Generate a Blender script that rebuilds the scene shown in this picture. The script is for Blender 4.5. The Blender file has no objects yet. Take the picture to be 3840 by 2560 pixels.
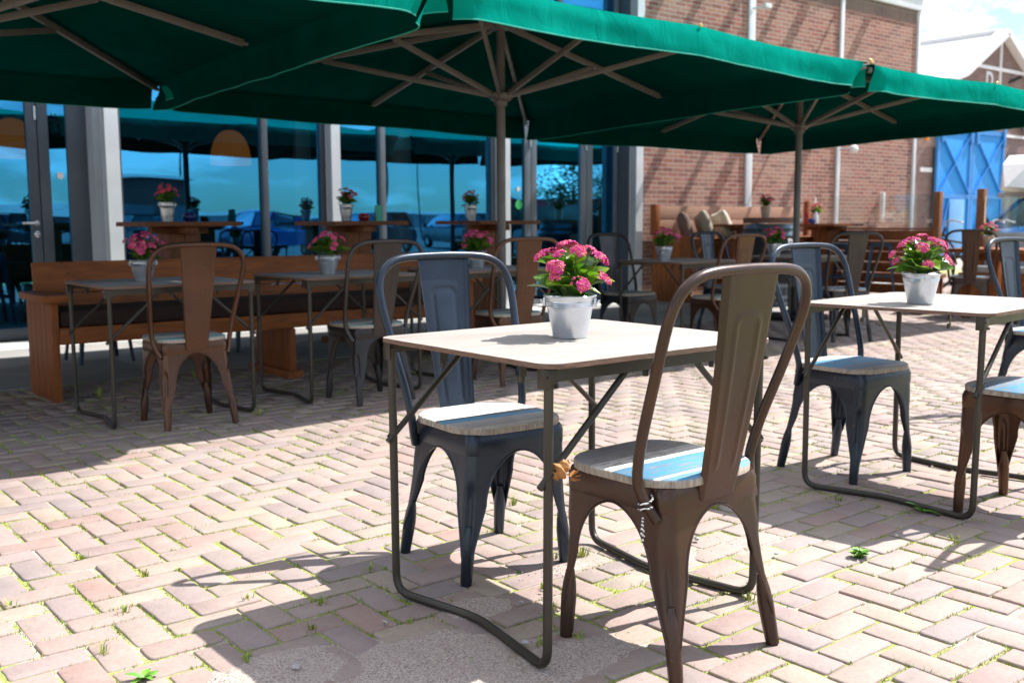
import bpy, bmesh, math, random
from mathutils import Vector, Matrix, noise
R = random.Random(11)
PI = math.pi
rad = math.radians
scn = bpy.context.scene
COL = scn.collection

# ------------------------------------------------------------------ helpers
class MB:
    """collects geometry for ONE mesh object"""
    def __init__(s): s.bm = bmesh.new()
    def add(s, verts, faces):
        vs = [s.bm.verts.new(v) for v in verts]
        for f in faces:
            try: s.bm.faces.new([vs[i] for i in f])
            except ValueError: pass
        return vs
    def box(s, x0, x1, y0, y1, z0, z1, bev=0.0, M=None, taper=None):
        vs = [(x0,y0,z0),(x1,y0,z0),(x1,y1,z0),(x0,y1,z0),(x0,y0,z1),(x1,y0,z1),(x1,y1,z1),(x0,y1,z1)]
        vs = [Vector(v) for v in vs]
        if M is not None: vs = [M @ v for v in vs]
        nv = s.add(vs, [(3,2,1,0),(4,5,6,7),(0,1,5,4),(1,2,6,5),(2,3,7,6),(3,0,4,7)])
        if bev > 0:
            es = list({e for v in nv for e in v.link_edges})
            bmesh.ops.bevel(s.bm, geom=es, offset=bev, segments=2, profile=.6, affect='EDGES')
        return s
    def beam(s, a, b, w, h, up=(0,0,1), bev=0.0):
        a = Vector(a); b = Vector(b); d = (b-a); L = d.length; d.normalize()
        u = Vector(up)
        if abs(d.dot(u)) > .98: u = Vector((0,1,0))
        sx = d.cross(u).normalized(); uz = sx.cross(d).normalized()
        M = Matrix(((d.x,sx.x,uz.x,a.x),(d.y,sx.y,uz.y,a.y),(d.z,sx.z,uz.z,a.z),(0,0,0,1)))
        return s.box(0,L,-w/2,w/2,-h/2,h/2,bev,M)
    def tube(s, pts, r, seg=10, closed=False, cap=True):
        pts = [Vector(p) for p in pts]; n = len(pts)
        rs = r if isinstance(r,(list,tuple)) else [r]*n
        T = []
        for i in range(n):
            a = pts[(i-1) % n] if (closed or i>0) else pts[i]
            b = pts[(i+1) % n] if (closed or i<n-1) else pts[i]
            T.append((b-a).normalized())
        N = Vector((0,0,1)) if abs(T[0].z) < .9 else Vector((1,0,0))
        N = (N - T[0]*N.dot(T[0])).normalized()
        rings = []
        for i in range(n):
            N = (N - T[i]*N.dot(T[i])).normalized(); B = T[i].cross(N)
            rings.append([s.bm.verts.new(pts[i] + (N*math.cos(2*PI*k/seg)+B*math.sin(2*PI*k/seg))*rs[i]) for k in range(seg)])
        m = n if closed else n-1
        for i in range(m):
            A = rings[i]; Bq = rings[(i+1) % n]
            for k in range(seg):
                s.bm.faces.new((A[k],A[(k+1)%seg],Bq[(k+1)%seg],Bq[k]))
        if cap and not closed:
            s.bm.faces.new(rings[0][::-1]); s.bm.faces.new(rings[-1])
        return s
    def lathe(s, prof, c=(0,0,0), seg=24, M=None, wob=0):
        rings = []
        for (r,z) in prof:
            if r < 1e-5:
                p = Vector((c[0],c[1],c[2]+z)); p = M@p if M else p
                rings.append([s.bm.verts.new(p)])
            else:
                ring = []
                for k in range(seg):
                    a = 2*PI*k/seg; p = Vector((c[0]+r*math.cos(a), c[1]+r*math.sin(a), c[2]+z))
                    ring.append(s.bm.verts.new(M@p if M else p))
                rings.append(ring)
        for A,B in zip(rings,rings[1:]):
            if len(A)==1 and len(B)==1: continue
            for k in range(seg):
                k2=(k+1)%seg
                if len(A)==1: s.bm.faces.new((A[0],B[k2],B[k]))
                elif len(B)==1: s.bm.faces.new((A[k],A[k2],B[0]))
                else: s.bm.faces.new((A[k],A[k2],B[k2],B[k]))
        return s
    def grid(s, fn, nu, nv):
        V=[[s.bm.verts.new(fn(i/nu,j/nv)) for j in range(nv+1)] for i in range(nu+1)]
        for i in range(nu):
            for j in range(nv):
                s.bm.faces.new((V[i][j],V[i+1][j],V[i+1][j+1],V[i][j+1]))
        return s
    def prism(s, outline, z0, z1, axis='z', bev=0):
        """outline of (a,b) pairs extruded; axis y: (x,z)->y0..y1 ; axis x: (y,z)"""
        n=len(outline)
        def P(a,b,c):
            return {'z':(a,b,c),'y':(a,c,b),'x':(c,a,b)}[axis]
        lo=[s.bm.verts.new(P(a,b,z0)) for a,b in outline]; hi=[s.bm.verts.new(P(a,b,z1)) for a,b in outline]
        fs=[s.bm.faces.new(lo[::-1]), s.bm.faces.new(hi)]
        for i in range(n): fs.append(s.bm.faces.new((lo[i],lo[(i+1)%n],hi[(i+1)%n],hi[i])))
        if bev>0:
            es=list({e for f in fs[:2] for e in f.edges})
            bmesh.ops.bevel(s.bm, geom=es, offset=bev, segments=2, profile=.6, affect='EDGES')
        return s
    def ico(s, c, r, sub=1, sc=(1,1,1)):
        M=Matrix.Translation(c) @ Matrix.Diagonal((r*sc[0],r*sc[1],r*sc[2],1))
        bmesh.ops.create_icosphere(s.bm, subdivisions=sub, radius=1, matrix=M); return s
    def build(s, name, m, parent=None, smooth=True, ang=38, loc=None, recalc=True):
        bm=s.bm
        if recalc: bmesh.ops.recalc_face_normals(bm, faces=bm.faces)
        if smooth:
            ca=math.radians(ang)
            for f in bm.faces: f.smooth=True
            for e in bm.edges:
                if len(e.link_faces)==2 and e.calc_face_angle(0)>ca: e.smooth=False
        me=bpy.data.meshes.new(name); bm.to_mesh(me); bm.free()
        if isinstance(m,(list,tuple)):
            for q in m: me.materials.append(q)
        elif m is not None: me.materials.append(m)
        o=bpy.data.objects.new(name, me); COL.objects.link(o)
        if parent is not None: o.parent=parent
        if loc: o.location=loc
        return o

def tag(o,label=None,cat=None,group=None,kind=None):
    if label: o['label']=label
    if cat: o['category']=cat
    if group: o['group']=group
    if kind: o['kind']=kind
    return o
def empty(name,loc=(0,0,0),rz=0,label=None,cat=None,group=None):
    o=bpy.data.objects.new(name,None); o.empty_display_size=.1; COL.objects.link(o)
    o.location=loc; o.rotation_euler=(0,0,rz)
    return tag(o,label,cat,group)
def copy_tree(o,loc=None,rz=None,label=None,cat=None,group=None):
    def rec(a,par):
        c=a.copy(); COL.objects.link(c)
        if par is not None: c.parent=par
        for ch in list(a.children): rec(ch,c)
        return c
    c=rec(o,None)
    if loc is not None: c.location=loc
    if rz is not None: c.rotation_euler=(0,0,rz)
    return tag(c,label,cat,group)
def catmull(P,n=6):
    P=[Vector(p) for p in P]; out=[]
    for i in range(len(P)-1):
        p0=P[max(i-1,0)];p1=P[i];p2=P[i+1];p3=P[min(i+2,len(P)-1)]
        for k in range(n):
            t=k/n
            out.append(.5*((2*p1)+(-p0+p2)*t+(2*p0-5*p1+4*p2-p3)*t*t+(-p0+3*p1-3*p2+p3)*t**3))
    out.append(P[-1]); return out
def rrect(hx,hy,r,n=6,cx=0,cy=0):
    o=[]
    for (sx,sy,a0) in ((1,1,0),(-1,1,90),(-1,-1,180),(1,-1,270)):
        for k in range(n+1):
            a=rad(a0+90*k/n); o.append((cx+sx*(hx-r)+r*math.cos(a), cy+sy*(hy-r)+r*math.sin(a)))
    return o
def smooth01(x): x=max(0,min(1,x)); return x*x*(3-2*x)

# ------------------------------------------------------------------ materials
class NT:
    def __init__(s,name):
        s.m=bpy.data.materials.new(name); s.m.use_nodes=True
        s.t=s.m.node_tree; s.b=s.t.nodes['Principled BSDF']; s.out=s.t.nodes['Material Output']
    def n(s,typ,**kw):
        q=s.t.nodes.new(typ)
        for k,v in kw.items():
            if k in q.inputs.keys(): 
                q.inputs[k].default_value=v
            else: setattr(q,k,v)
        return q
    def l(s,a,b): s.t.links.new(a,b); return s
    def coord(s,kind='Object',scale=(1,1,1),rot=(0,0,0),rand=0):
        tc=s.n('ShaderNodeTexCoord'); mp=s.n('ShaderNodeMapping')
        mp.inputs['Scale'].default_value=scale; mp.inputs['Rotation'].default_value=rot
        s.l(tc.outputs[kind],mp.inputs['Vector'])
        if rand:
            oi=s.n('ShaderNodeObjectInfo'); mu=s.n('ShaderNodeMath',operation='MULTIPLY'); mu.inputs[1].default_value=rand
            s.l(oi.outputs['Random'],mu.inputs[0]); cb=s.n('ShaderNodeCombineXYZ')
            s.l(mu.outputs[0],cb.inputs[0]); s.l(mu.outputs[0],cb.inputs[1]); s.l(mu.outputs[0],cb.inputs[2]); s.l(cb.outputs[0],mp.inputs['Location'])
        return mp.outputs[0]
    def noise(s,vec,scale,detail=4,rough=.55,dist=0):
        q=s.n('ShaderNodeTexNoise'); q.inputs['Scale'].default_value=scale; q.inputs['Detail'].default_value=detail
        q.inputs['Roughness'].default_value=rough; q.inputs['Distortion'].default_value=dist
        if vec is not None: s.l(vec,q.inputs['Vector'])
        return q.outputs['Fac']
    def ramp(s,fac,stops,interp='LINEAR'):
        q=s.n('ShaderNodeValToRGB'); cr=q.color_ramp; cr.interpolation=interp
        while len(cr.elements)<len(stops): cr.elements.new(.5)
        for e,(p,c) in zip(cr.elements,stops):
            e.position=p; e.color=(c[0],c[1],c[2],1) if not isinstance(c,(int,float)) else (c,c,c,1)
        s.l(fac,q.inputs['Fac']); return q.outputs['Color']
    def mix(s,fac,a,b,mode='MIX'):
        q=s.n('ShaderNodeMix',data_type='RGBA',blend_type=mode)
        for i,v in ((0,fac),(6,a),(7,b)):
            if isinstance(v,(int,float)): q.inputs[i].default_value=v
            elif isinstance(v,tuple): q.inputs[i].default_value=(v[0],v[1],v[2],1)
            else: s.l(v,q.inputs[i])
        return q.outputs[2]
    def math(s,op,a,b=0.0):
        q=s.n('ShaderNodeMath',operation=op)
        for i,v in ((0,a),(1,b)):
            if isinstance(v,(int,float)): q.inputs[i].default_value=v
            else: s.l(v,q.inputs[i])
        return q.outputs[0]
    def bump(s,h,strength=.3,dist=.01):
        q=s.n('ShaderNodeBump'); q.inputs['Strength'].default_value=strength; q.inputs['Distance'].default_value=dist
        s.l(h,q.inputs['Height']); s.l(q.outputs[0],s.b.inputs['Normal']); return s
    def base(s,c):
        if isinstance(c,tuple): s.b.inputs['Base Color'].default_value=(c[0],c[1],c[2],1)
        else: s.l(c,s.b.inputs['Base Color'])
        return s
    def set(s,rough=None,metal=None,spec=None,coat=None):
        for k,v in (('Roughness',rough),('Metallic',metal),('Specular IOR Level',spec),('Coat Weight',coat)):
            if v is None: continue
            if isinstance(v,(int,float)): s.b.inputs[k].default_value=v
            else: s.l(v,s.b.inputs[k])
        return s

def M_var(name,c1,c2,rough=.5,metal=0,scale=8,bump=0,bscale=60,bdist=.003,rvar=.12,stretch=(1,1,1),spec=None):
    t=NT(name); v=t.coord('Object',stretch,rand=7)
    f=t.noise(v,scale,5,.6); t.base(t.ramp(f,[(.3,c1),(.7,c2)]))
    f2=t.noise(v,scale*2.3,3)
    t.set(t.ramp(f2,[(.3,max(.02,rough-rvar)),(.7,min(1,rough+rvar))]),metal,spec)
    if bump: t.bump(t.noise(v,bscale,4),bump,bdist)
    return t.m
def M_metalpaint(name,c1,c2,wear,rough=.36,metal=.55,blot=None):
    """worn lacquered steel: two tones, scratches down to another colour"""
    t=NT(name); v=t.coord('Object',rand=9)
    f=t.noise(v,3.0,3,.5,.3); col=t.ramp(f,[(.25,c1),(.75,c2)])
    if blot:
        g=t.noise(v,3.2,4,.6); col=t.mix(t.ramp(g,[(.45,0),(.85,.7)]),col,blot)
    w=t.noise(v,46,6,.75); w2=t.noise(v,9,3)
    ww=t.math('MULTIPLY',t.ramp(w,[(.63,0),(.70,1)]),t.ramp(w2,[(.52,0),(.62,1)]))
    col=t.mix(ww,col,wear); t.base(col)
    t.set(t.ramp(t.noise(v,9,3),[(.3,rough-.06),(.7,rough+.07)]),metal)
    t.bump(t.noise(v,60,2),.05,.002); return t.m
def M_wood(name,dark,light,grain=(1,14,14),rough=.6,knots=True,scale=2.6,bump=.25):
    t=NT(name); v=t.coord('Object',grain,rand=13)
    f=t.noise(v,scale,7,.62,1.2); col=t.ramp(f,[(.28,dark),(.5,tuple((a+b)/2 for a,b in zip(dark,light))),(.72,light)])
    v2=t.coord('Object',rand=5); g=t.noise(v2,2.2,3); col=t.mix(t.ramp(g,[(.35,.0),(.75,.55)]),col,dark)
    if knots:
        vo=t.n('ShaderNodeTexVoronoi'); vo.inputs['Scale'].default_value=5.5; t.l(t.coord('Object',(grain[0]*.8,grain[1]*.13,grain[2]*.13),rand=3),vo.inputs['Vector'])
        k=t.ramp(vo.outputs['Distance'],[(.03,1),(.09,0)]); col=t.mix(k,col,tuple(x*.35 for x in dark))
    t.base(col); t.set(t.ramp(f,[(.3,rough-.1),(.7,rough+.1)]),0,.22); t.bump(f,bump,.004); return t.m

mBlue=M_metalpaint('blue_steel',(.013,.017,.025),(.038,.053,.078),(.25,.10,.05),.29,.5)
mBrown=M_metalpaint('brown_steel',(.034,.018,.012),(.078,.039,.024),(.20,.12,.07),.30,.42,blot=(.024,.022,.030))
mRust=M_metalpaint('rusty_brown_steel',(.052,.025,.015),(.125,.058,.030),(.04,.035,.04),.31,.6,blot=(.04,.03,.034))
mDark=M_metalpaint('charcoal_steel',(.024,.022,.024),(.055,.048,.046),(.16,.09,.06),.32,.58)
mTableMetal=M_metalpaint('olive_steel',(.034,.030,.024),(.055,.048,.038),(.12,.07,.04),.42,.35)
mStool=M_metalpaint('stool_steel',(.02,.035,.06),(.03,.055,.09),(.1,.1,.1),.35,.6)

def M_seat(name,bands):
    t=NT(name); tc=t.n('ShaderNodeTexCoord'); sp=t.n('ShaderNodeSeparateXYZ'); t.l(tc.outputs['Object'],sp.inputs[0])
    v=t.coord('Object',(2.2,18,18),rand=17); g=t.noise(v,4,7,.65,.8)
    y=t.math('ADD',t.math('MULTIPLY',sp.outputs[1],2.6),.42)
    y=t.math('ADD',y,t.math('MULTIPLY',t.math('SUBTRACT',g,.5),.035))
    col=t.ramp(y,bands,'CONSTANT')
    wood=t.ramp(g,[(.3,(.16,.125,.095)),(.7,(.33,.27,.21))])
    w=t.ramp(t.noise(v,7,8,.72,.5),[(.50,0),(.58,1)])
    col=t.mix(t.math('MULTIPLY',w,.8),col,wood)
    # board edge (sides) bare wood
    geo=t.n('ShaderNodeNewGeometry'); sn=t.n('ShaderNodeSeparateXYZ'); t.l(geo.outputs['Normal'],sn.inputs[0])
    side=t.ramp(sn.outputs[2],[(.3,1),(.7,0)]); v3=t.coord('Object',(20,20,3),rand=4)
    ew=t.ramp(t.noise(v3,6,5,.7),[(.3,(.17,.13,.10)),(.65,(.46,.39,.31))])
    t.base(t.mix(side,col,ew)); t.set(t.ramp(g,[(.3,.5),(.7,.75)])); t.bump(t.noise(v,5,8,.7,.5),.5,.004); return t.m
W=(.72,.70,.64); Bl=(.055,.25,.42); Gy=(.38,.37,.35); Cr=(.58,.54,.46); Dk=(.05,.06,.05); Te=(.10,.30,.33)
mSeats=[M_seat('painted_seat_a',[(0,W),(.30,W),(.50,Dk),(.54,Bl),(.66,Gy),(.9,Cr)]),
        M_seat('painted_seat_b',[(0,Bl),(.12,W),(.16,Bl),(.46,W),(.66,Gy),(.80,(.34,.36,.38))]),
        M_seat('painted_seat_c',[(0,W),(.22,Bl),(.62,(.15,.24,.32)),(.85,Gy)]),
        M_seat('painted_seat_d',[(0,Te),(.24,Cr),(.45,Gy),(.6,Te),(.75,Gy)])]

def M_tabletop():
    t=NT('plywood_top'); v=t.coord('Object',(1.4,12,12),rand=11); f=t.noise(v,3,7,.6,.4)
    v2=t.coord('Object',rand=6); s=t.noise(v2,5,5,.65)
    col=t.ramp(f,[(.3,(.27,.24,.213)),(.7,(.375,.338,.305))]); col=t.mix(t.ramp(s,[(.4,0),(.75,.6)]),col,(.27,.235,.21))
    sc=t.noise(t.coord('Object',(1.5,60,1),(0,0,.3),rand=8),3,3,.6); col=t.mix(t.ramp(sc,[(.66,0),(.72,.45)]),col,(.17,.15,.135))
    n3=t.noise(v2,42,2,.5); col=t.mix(t.ramp(n3,[(.73,0),(.77,.5)]),col,(.12,.10,.09))
    geo=t.n('ShaderNodeNewGeometry'); sn=t.n('ShaderNodeSeparateXYZ'); t.l(geo.outputs['Normal'],sn.inputs[0])
    side=t.ramp(sn.outputs[2],[(.5,1),(.85,0)])
    ew=t.ramp(t.noise(t.coord('Object',(9,9,200),rand=2),3,5,.7),[(.35,(.07,.04,.03)),(.6,(.20,.115,.08)),(.75,(.30,.2,.15))])
    t.base(t.mix(side,col,ew)); t.set(t.ramp(s,[(.3,.50),(.7,.68)])); t.bump(f,.12,.003); return t.m
mTop=M_tabletop()

mBench=M_wood('bench_wood',(.14,.042,.012),(.40,.135,.040),(1.2,13,13),.55)
mBenchV=M_wood('bench_wood_upright',(.14,.042,.012),(.40,.135,.040),(13,13,1.2),.55)
mBar=M_wood('bar_table_wood',(.10,.034,.012),(.27,.100,.035),(1.2,13,13),.5)
mBarV=M_wood('bar_post_wood',(.10,.034,.012),(.28,.105,.035),(13,13,1.1),.5)
mFence=M_wood('fence_wood',(.13,.042,.014),(.28,.098,.035),(12,1.2,12),.6)
mPost=M_wood('post_wood',(.16,.06,.03),(.30,.13,.06),(12,12,1.2),.6)
mPale=M_wood('pale_bench_wood',(.27,.15,.10),(.42,.25,.17),(1.2,12,12),.6)
mCush=M_var('brown_cushion_cloth',(.022,.010,.008),(.035,.017,.014),.9,0,12,.3,500,.002,.05)
mGreyCush=M_var('grey_cushion_cloth',(.26,.27,.28),(.36,.37,.38),.9,0,6,.3,400,.002,.05)
mCream=M_var('cream_pillow_cloth',(.50,.46,.38),(.62,.58,.50),.9,0,6,.3,400,.002,.05)
mBeige=M_var('beige_pillow_cloth',(.30,.26,.20),(.40,.35,.28),.9,0,6,.3,400,.002,.05)
mBrPil=M_var('brown_pillow_cloth',(.10,.06,.05),(.16,.10,.08),.9,0,6,.3,400,.002,.05)
mWhiteSteel=M_var('white_painted_steel',(.55,.58,.60),(.68,.70,.71),.45,0,3,.05,40)
mGreySteel=M_var('light_grey_steel',(.30,.33,.36),(.38,.41,.44),.42,.1,3)
mAnth=M_var('anthracite_frame',(.045,.055,.07),(.065,.078,.095),.4,.1,2)
mAnth2=M_var('blue_grey_frame',(.10,.125,.145),(.13,.155,.175),.4,.1,2)
mStainless=M_var('stainless_steel',(.5,.5,.52),(.65,.65,.66),.28,.95,20)
mStone=M_var('pale_stone_sill',(.50,.50,.47),(.62,.61,.57),.8,0,6,.2,80)
mPole=M_var('grey_brown_pole_paint',(.105,.096,.092),(.14,.130,.125),.42,.2,5)
mRib=M_var('taupe_rib_paint',(.140,.126,.118),(.185,.170,.160),.42,.15,6)
mBlackRub=M_var('black_rubber',(.01,.01,.01),(.02,.02,.02),.6,0,10)
mConcrete=M_var('smooth_concrete',(.21,.205,.19),(.30,.29,.27),.85,0,2.2,.25,90,.003)
mSoil=M_var('potting_soil',(.015,.01,.007),(.04,.028,.02),.95,0,60,.8,120,.01)

def M_galv():
    t=NT('galvanised_steel'); v=t.coord('Object',rand=5); vo=t.n('ShaderNodeTexVoronoi'); vo.inputs['Scale'].default_value=55; t.l(v,vo.inputs['Vector'])
    f=t.noise(v,14,4); t.base(t.mix(.18,t.ramp(f,[(.2,(.50,.56,.64)),(.8,(.62,.67,.73))]),t.ramp(vo.outputs['Color'],[(0,(.48,.50,.52)),(1,(.66,.67,.68))])))
    t.set(t.ramp(f,[(.3,.24),(.7,.33)]),.82); t.bump(t.noise(v,14,2),.05,.003); return t.m
mGalv=M_galv()
def M_leaf():
    t=NT('succulent_leaf'); v=t.coord('Object',rand=3); f=t.noise(v,22,3)
    oi=t.n('ShaderNodeObjectInfo'); geo=t.n('ShaderNodeNewGeometry')
    col=t.ramp(t.math('ADD',t.math('MULTIPLY',geo.outputs['Random Per Island'],.7),t.math('MULTIPLY',f,.3)),[(.15,(.030,.095,.018)),(.5,(.075,.19,.022)),(.8,(.19,.31,.035))])
    t.base(col); t.set(.34,0,.5)
    tr=t.n('ShaderNodeBsdfTranslucent'); t.l(t.mix(1,col,(1.6,1.7,.6),'MULTIPLY'),tr.inputs['Color'])
    ms=t.n('ShaderNodeMixShader'); ms.inputs[0].default_value=.30; t.l(t.b.outputs[0],ms.inputs[1]); t.l(tr.outputs[0],ms.inputs[2]); t.l(ms.outputs[0],t.out.inputs['Surface']); return t.m
mLeaf=M_leaf()
def M_petal(name,stops):
    t=NT(name); geo=t.n('ShaderNodeNewGeometry'); t.base(t.ramp(geo.outputs['Random Per Island'],stops)); t.set(.55); return t.m
mPink=M_petal('pink_petals',[(.0,(.50,.015,.19)),(.45,(.60,.025,.27)),(.70,(.60,.06,.10)),(.88,(.70,.20,.12))])
mCoral=M_petal('coral_petals',[(.0,(.75,.05,.16)),(.5,(.78,.08,.22)),(.8,(.78,.16,.14))])
mStem=M_var('flower_stem',(.07,.14,.03),(.13,.2,.05),.5)
mGrass=M_petal('grass_blade',[(.0,(.10,.22,.02)),(.4,(.22,.34,.03)),(.7,(.36,.42,.05)),(.93,(.38,.28,.07))])
mWeed=M_petal('weed_leaf',[(.0,(.07,.22,.02)),(.6,(.14,.33,.03)),(.9,(.22,.4,.05))])
mPebble=M_petal('pebble_stone',[(.0,(.35,.33,.31)),(.5,(.5,.48,.47)),(.9,(.22,.2,.21))])

def M_fabric():
    t=NT('green_canvas'); v=t.coord('Object'); w=t.noise(v,3,5,.6); col=t.ramp(w,[(.3,(.001,.200,.150)),(.7,(.003,.250,.19))])
    df=t.n('ShaderNodeBsdfDiffuse'); t.l(col,df.inputs['Color']); bb=t.n('ShaderNodeBump'); bb.inputs['Strength'].default_value=.45; bb.inputs['Distance'].default_value=.03
    hh=t.math('ADD',t.noise(t.coord('Object',(1,1,.5)),6,3,.5,.8),t.math('MULTIPLY',t.noise(v,60,2),.05)); t.l(hh,bb.inputs['Height']); t.l(bb.outputs[0],df.inputs['Normal'])
    tr=t.n('ShaderNodeBsdfTranslucent'); tr.inputs['Color'].default_value=(.0,.16,.10,1)
    ms=t.n('ShaderNodeMixShader'); ms.inputs[0].default_value=.025; t.l(df.outputs[0],ms.inputs[1]); t.l(tr.outputs[0],ms.inputs[2]); t.l(ms.outputs[0],t.out.inputs['Surface']); t.t.nodes.remove(t.b); return t.m
mCanvas=M_fabric()
def M_under_shade():  # darker copy of the canvas green, with the umbrella's underside shade in its colour
    t=NT('dark_green_canvas_shade'); v=t.coord('Object'); d=t.n('ShaderNodeBsdfDiffuse'); t.l(t.ramp(t.noise(v,3,4),[(.3,(.0002,.041,.033)),(.7,(.0003,.054,.044))]),d.inputs['Color'])
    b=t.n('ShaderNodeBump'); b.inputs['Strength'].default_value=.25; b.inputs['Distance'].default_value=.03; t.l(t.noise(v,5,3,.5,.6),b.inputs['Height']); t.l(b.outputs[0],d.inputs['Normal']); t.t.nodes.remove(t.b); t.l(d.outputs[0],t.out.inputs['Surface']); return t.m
mUnderShade=M_under_shade()

def M_brickwall(name,c1,c2,c3,mortar,bw=.215,bh=.062,ms=.011,planeaxis='xz'):
    t=NT(name); tc=t.n('ShaderNodeTexCoord'); sp=t.n('ShaderNodeSeparateXYZ'); t.l(tc.outputs['Object'],sp.inputs[0])
    cb=t.n('ShaderNodeCombineXYZ'); t.l(sp.outputs[0 if planeaxis=='xz' else 1],cb.inputs[0]); t.l(sp.outputs[2],cb.inputs[1])
    wob=t.noise(t.coord('Object'),9,3); wv=t.n('ShaderNodeVectorMath',operation='ADD'); c2b=t.n('ShaderNodeCombineXYZ')
    t.l(t.math('MULTIPLY',t.math('SUBTRACT',wob,.5),.012),c2b.inputs[1]); t.l(cb.outputs[0],wv.inputs[0]); t.l(c2b.outputs[0],wv.inputs[1])
    br=t.n('ShaderNodeTexBrick'); t.l(wv.outputs[0],br.inputs['Vector'])
    br.inputs['Scale'].default_value=1; br.inputs['Brick Width'].default_value=bw; br.inputs['Row Height'].default_value=bh
    br.inputs['Mortar Size'].default_value=ms*.5; br.inputs['Mortar Smooth'].default_value=.25; br.inputs['Bias'].default_value=0
    br.inputs['Color1'].default_value=(0,0,0,1); br.inputs['Color2'].default_value=(1,1,1,1); br.inputs['Mortar'].default_value=(.5,.5,.5,1)
    col=t.ramp(br.outputs['Color'],[(0,c1),(.35,c2),(.7,c3),(1,tuple(x*.62 for x in c2))])
    v=t.coord('Object'); n=t.noise(v,30,5,.65); col=t.mix(t.ramp(n,[(.4,0),(.75,.55)]),col,tuple(x*.5 for x in c2))
    n2=t.noise(v,1.1,3); col=t.mix(t.ramp(n2,[(.4,0),(.7,.35)]),col,(.30,.24,.19))
    col=t.mix(br.outputs['Fac'],col,mortar); t.base(col); t.set(.85)
    h=t.math('SUBTRACT',t.math('MULTIPLY',n,.35),t.math('MULTIPLY',br.outputs['Fac'],1)); t.bump(h,.7,.012); return t.m
mBrick=M_brickwall('old_brickwork',(.21,.080,.058),(.36,.130,.090),(.40,.205,.135),(.47,.40,.345))
mBrickFar=M_brickwall('far_brickwork',(.17,.09,.075),(.22,.115,.09),(.25,.15,.12),(.34,.30,.28))
mSoldier=M_brickwall('soldier_course',(.12,.075,.06),(.16,.09,.07),(.20,.12,.09),(.34,.31,.27),.062,.23,.011)

def M_glass(name,tint,refl,f0,gl=1.0):
    t=NT(name); t.t.nodes.remove(t.b)
    tr=t.n('ShaderNodeBsdfTransparent'); tr.inputs[0].default_value=(*tint,1)
    g=t.n('ShaderNodeBsdfGlossy'); g.inputs['Color'].default_value=(*refl,1); g.inputs['Roughness'].default_value=0.0
    if f0>.2:
        bp=t.n('ShaderNodeBump'); bp.inputs['Strength'].default_value=.10; bp.inputs['Distance'].default_value=.02; t.l(t.noise(t.coord('Object'),1.3,1),bp.inputs['Height']); t.l(bp.outputs[0],g.inputs['Normal'])
    fr=t.n('ShaderNodeFresnel'); fr.inputs[0].default_value=1.5
    fac=t.math('MINIMUM',t.math('ADD',t.math('MULTIPLY',fr.outputs[0],gl),f0),1.0)
    ms=t.n('ShaderNodeMixShader'); t.l(fac,ms.inputs[0]); t.l(tr.outputs[0],ms.inputs[1]); t.l(g.outputs[0],ms.inputs[2]); t.l(ms.outputs[0],t.out.inputs['Surface']); return t.m
mGlass=M_glass('tinted_window_glass',(.55,.70,.70),(.075,.50,.98),.40,1.2)
mClear=M_glass('clear_screen_glass',(.93,.96,.95),(1,1,1),.0,1.0)
mHem=M_var('light_green_hem',(.01,.30,.23),(.015,.36,.28),.8,0,5)
mLamp=M_var('orange_wicker',(.42,.13,.03),(.60,.22,.06),.7,0,40,.3,120)
for n_ in mLamp.node_tree.nodes:
    if n_.type=='BSDF_PRINCIPLED': n_.inputs['Emission Color'].default_value=(.75,.24,.05,1); n_.inputs['Emission Strength'].default_value=.13
mWhiteP=M_var('white_plastic',(.7,.7,.68),(.8,.8,.78),.4)

# ------------------------------------------------------------------ chair
def chair_leg(sx,sy):
    m=MB(); topx,topy=.175,(.205 if sy>0 else -.145); fx,fy=.203,(.205 if sy>0 else -.207)
    ZT=.388
    def wid(z):
        if z>.235: 
            t=(ZT-z)/(ZT-.235); return .052+(.175-.052)*(1-math.sqrt(max(0,1-(1-t)**2)))
        t=max(0,(z-.085)/.15); return .0175+(.053-.0175)*t**1.0
    def pt(w,z,s):
        k=1-z/ZT; r=.0195+(.034-.0195)*smooth01((z-.10)/.15); arc=r*PI/4
        cx=topx+(fx-topx)*k**1.15; cy=topy+(fy-topy)*k**1.15
        d=s*w; a=abs(d); ar=min(a,arc); phi=ar/r      # from the diagonal
        # corner in local (ex along x side, ey along y side)
        ang=PI/4-phi; X=-r+r*math.cos(ang); Y=-r+r*math.sin(ang)   # side towards +y end for d>0 => moves along
        if d<0: X,Y=Y,X
        rest=a-ar
        if d>=0: Y-=rest; 
        else: X-=rest
        # d>=0 : runs along face x=const (towards other y);  d<0 : along face y=const
        g=smooth01((z-.115)/.04)*smooth01((.315-z)/.05)
        q=.0150*math.exp(-(d/.0115)**2)*g
        X-=q*.707; Y-=q*.707
        return Vector((sx*(cx+X), (cy+ (Y if sy>0 else -Y)), z))
    zs=[ZT-(ZT-.235)*(i/12)**1.6 for i in range(13)]+[.235-(.235-.085)*i/11 for i in range(1,12)]
    ns=22
    def fn(u,v):
        i=v*(len(zs)-1); z=zs[int(round(i))]; s=u*2-1
        return pt(wid(z),z,s)
    m.grid(fn,ns,len(zs)-1)
    for s in (-1,1): m.tube([pt(wid(z),z,s) for z in zs],.0032,5)
    # socket foot
    c=lambda z:Vector((sx*(topx+(fx-topx)*(1-z/ZT)**1.15-.0195),(topy+(fy-topy)*(1-z/ZT)**1.15)-sy*.0195,z))
    m.tube([c(.175),c(.14),c(.105),c(.06),c(.012),c(.0)],[.011,.0172,.0202,.0190,.0176,.0166],14)
    return m
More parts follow.
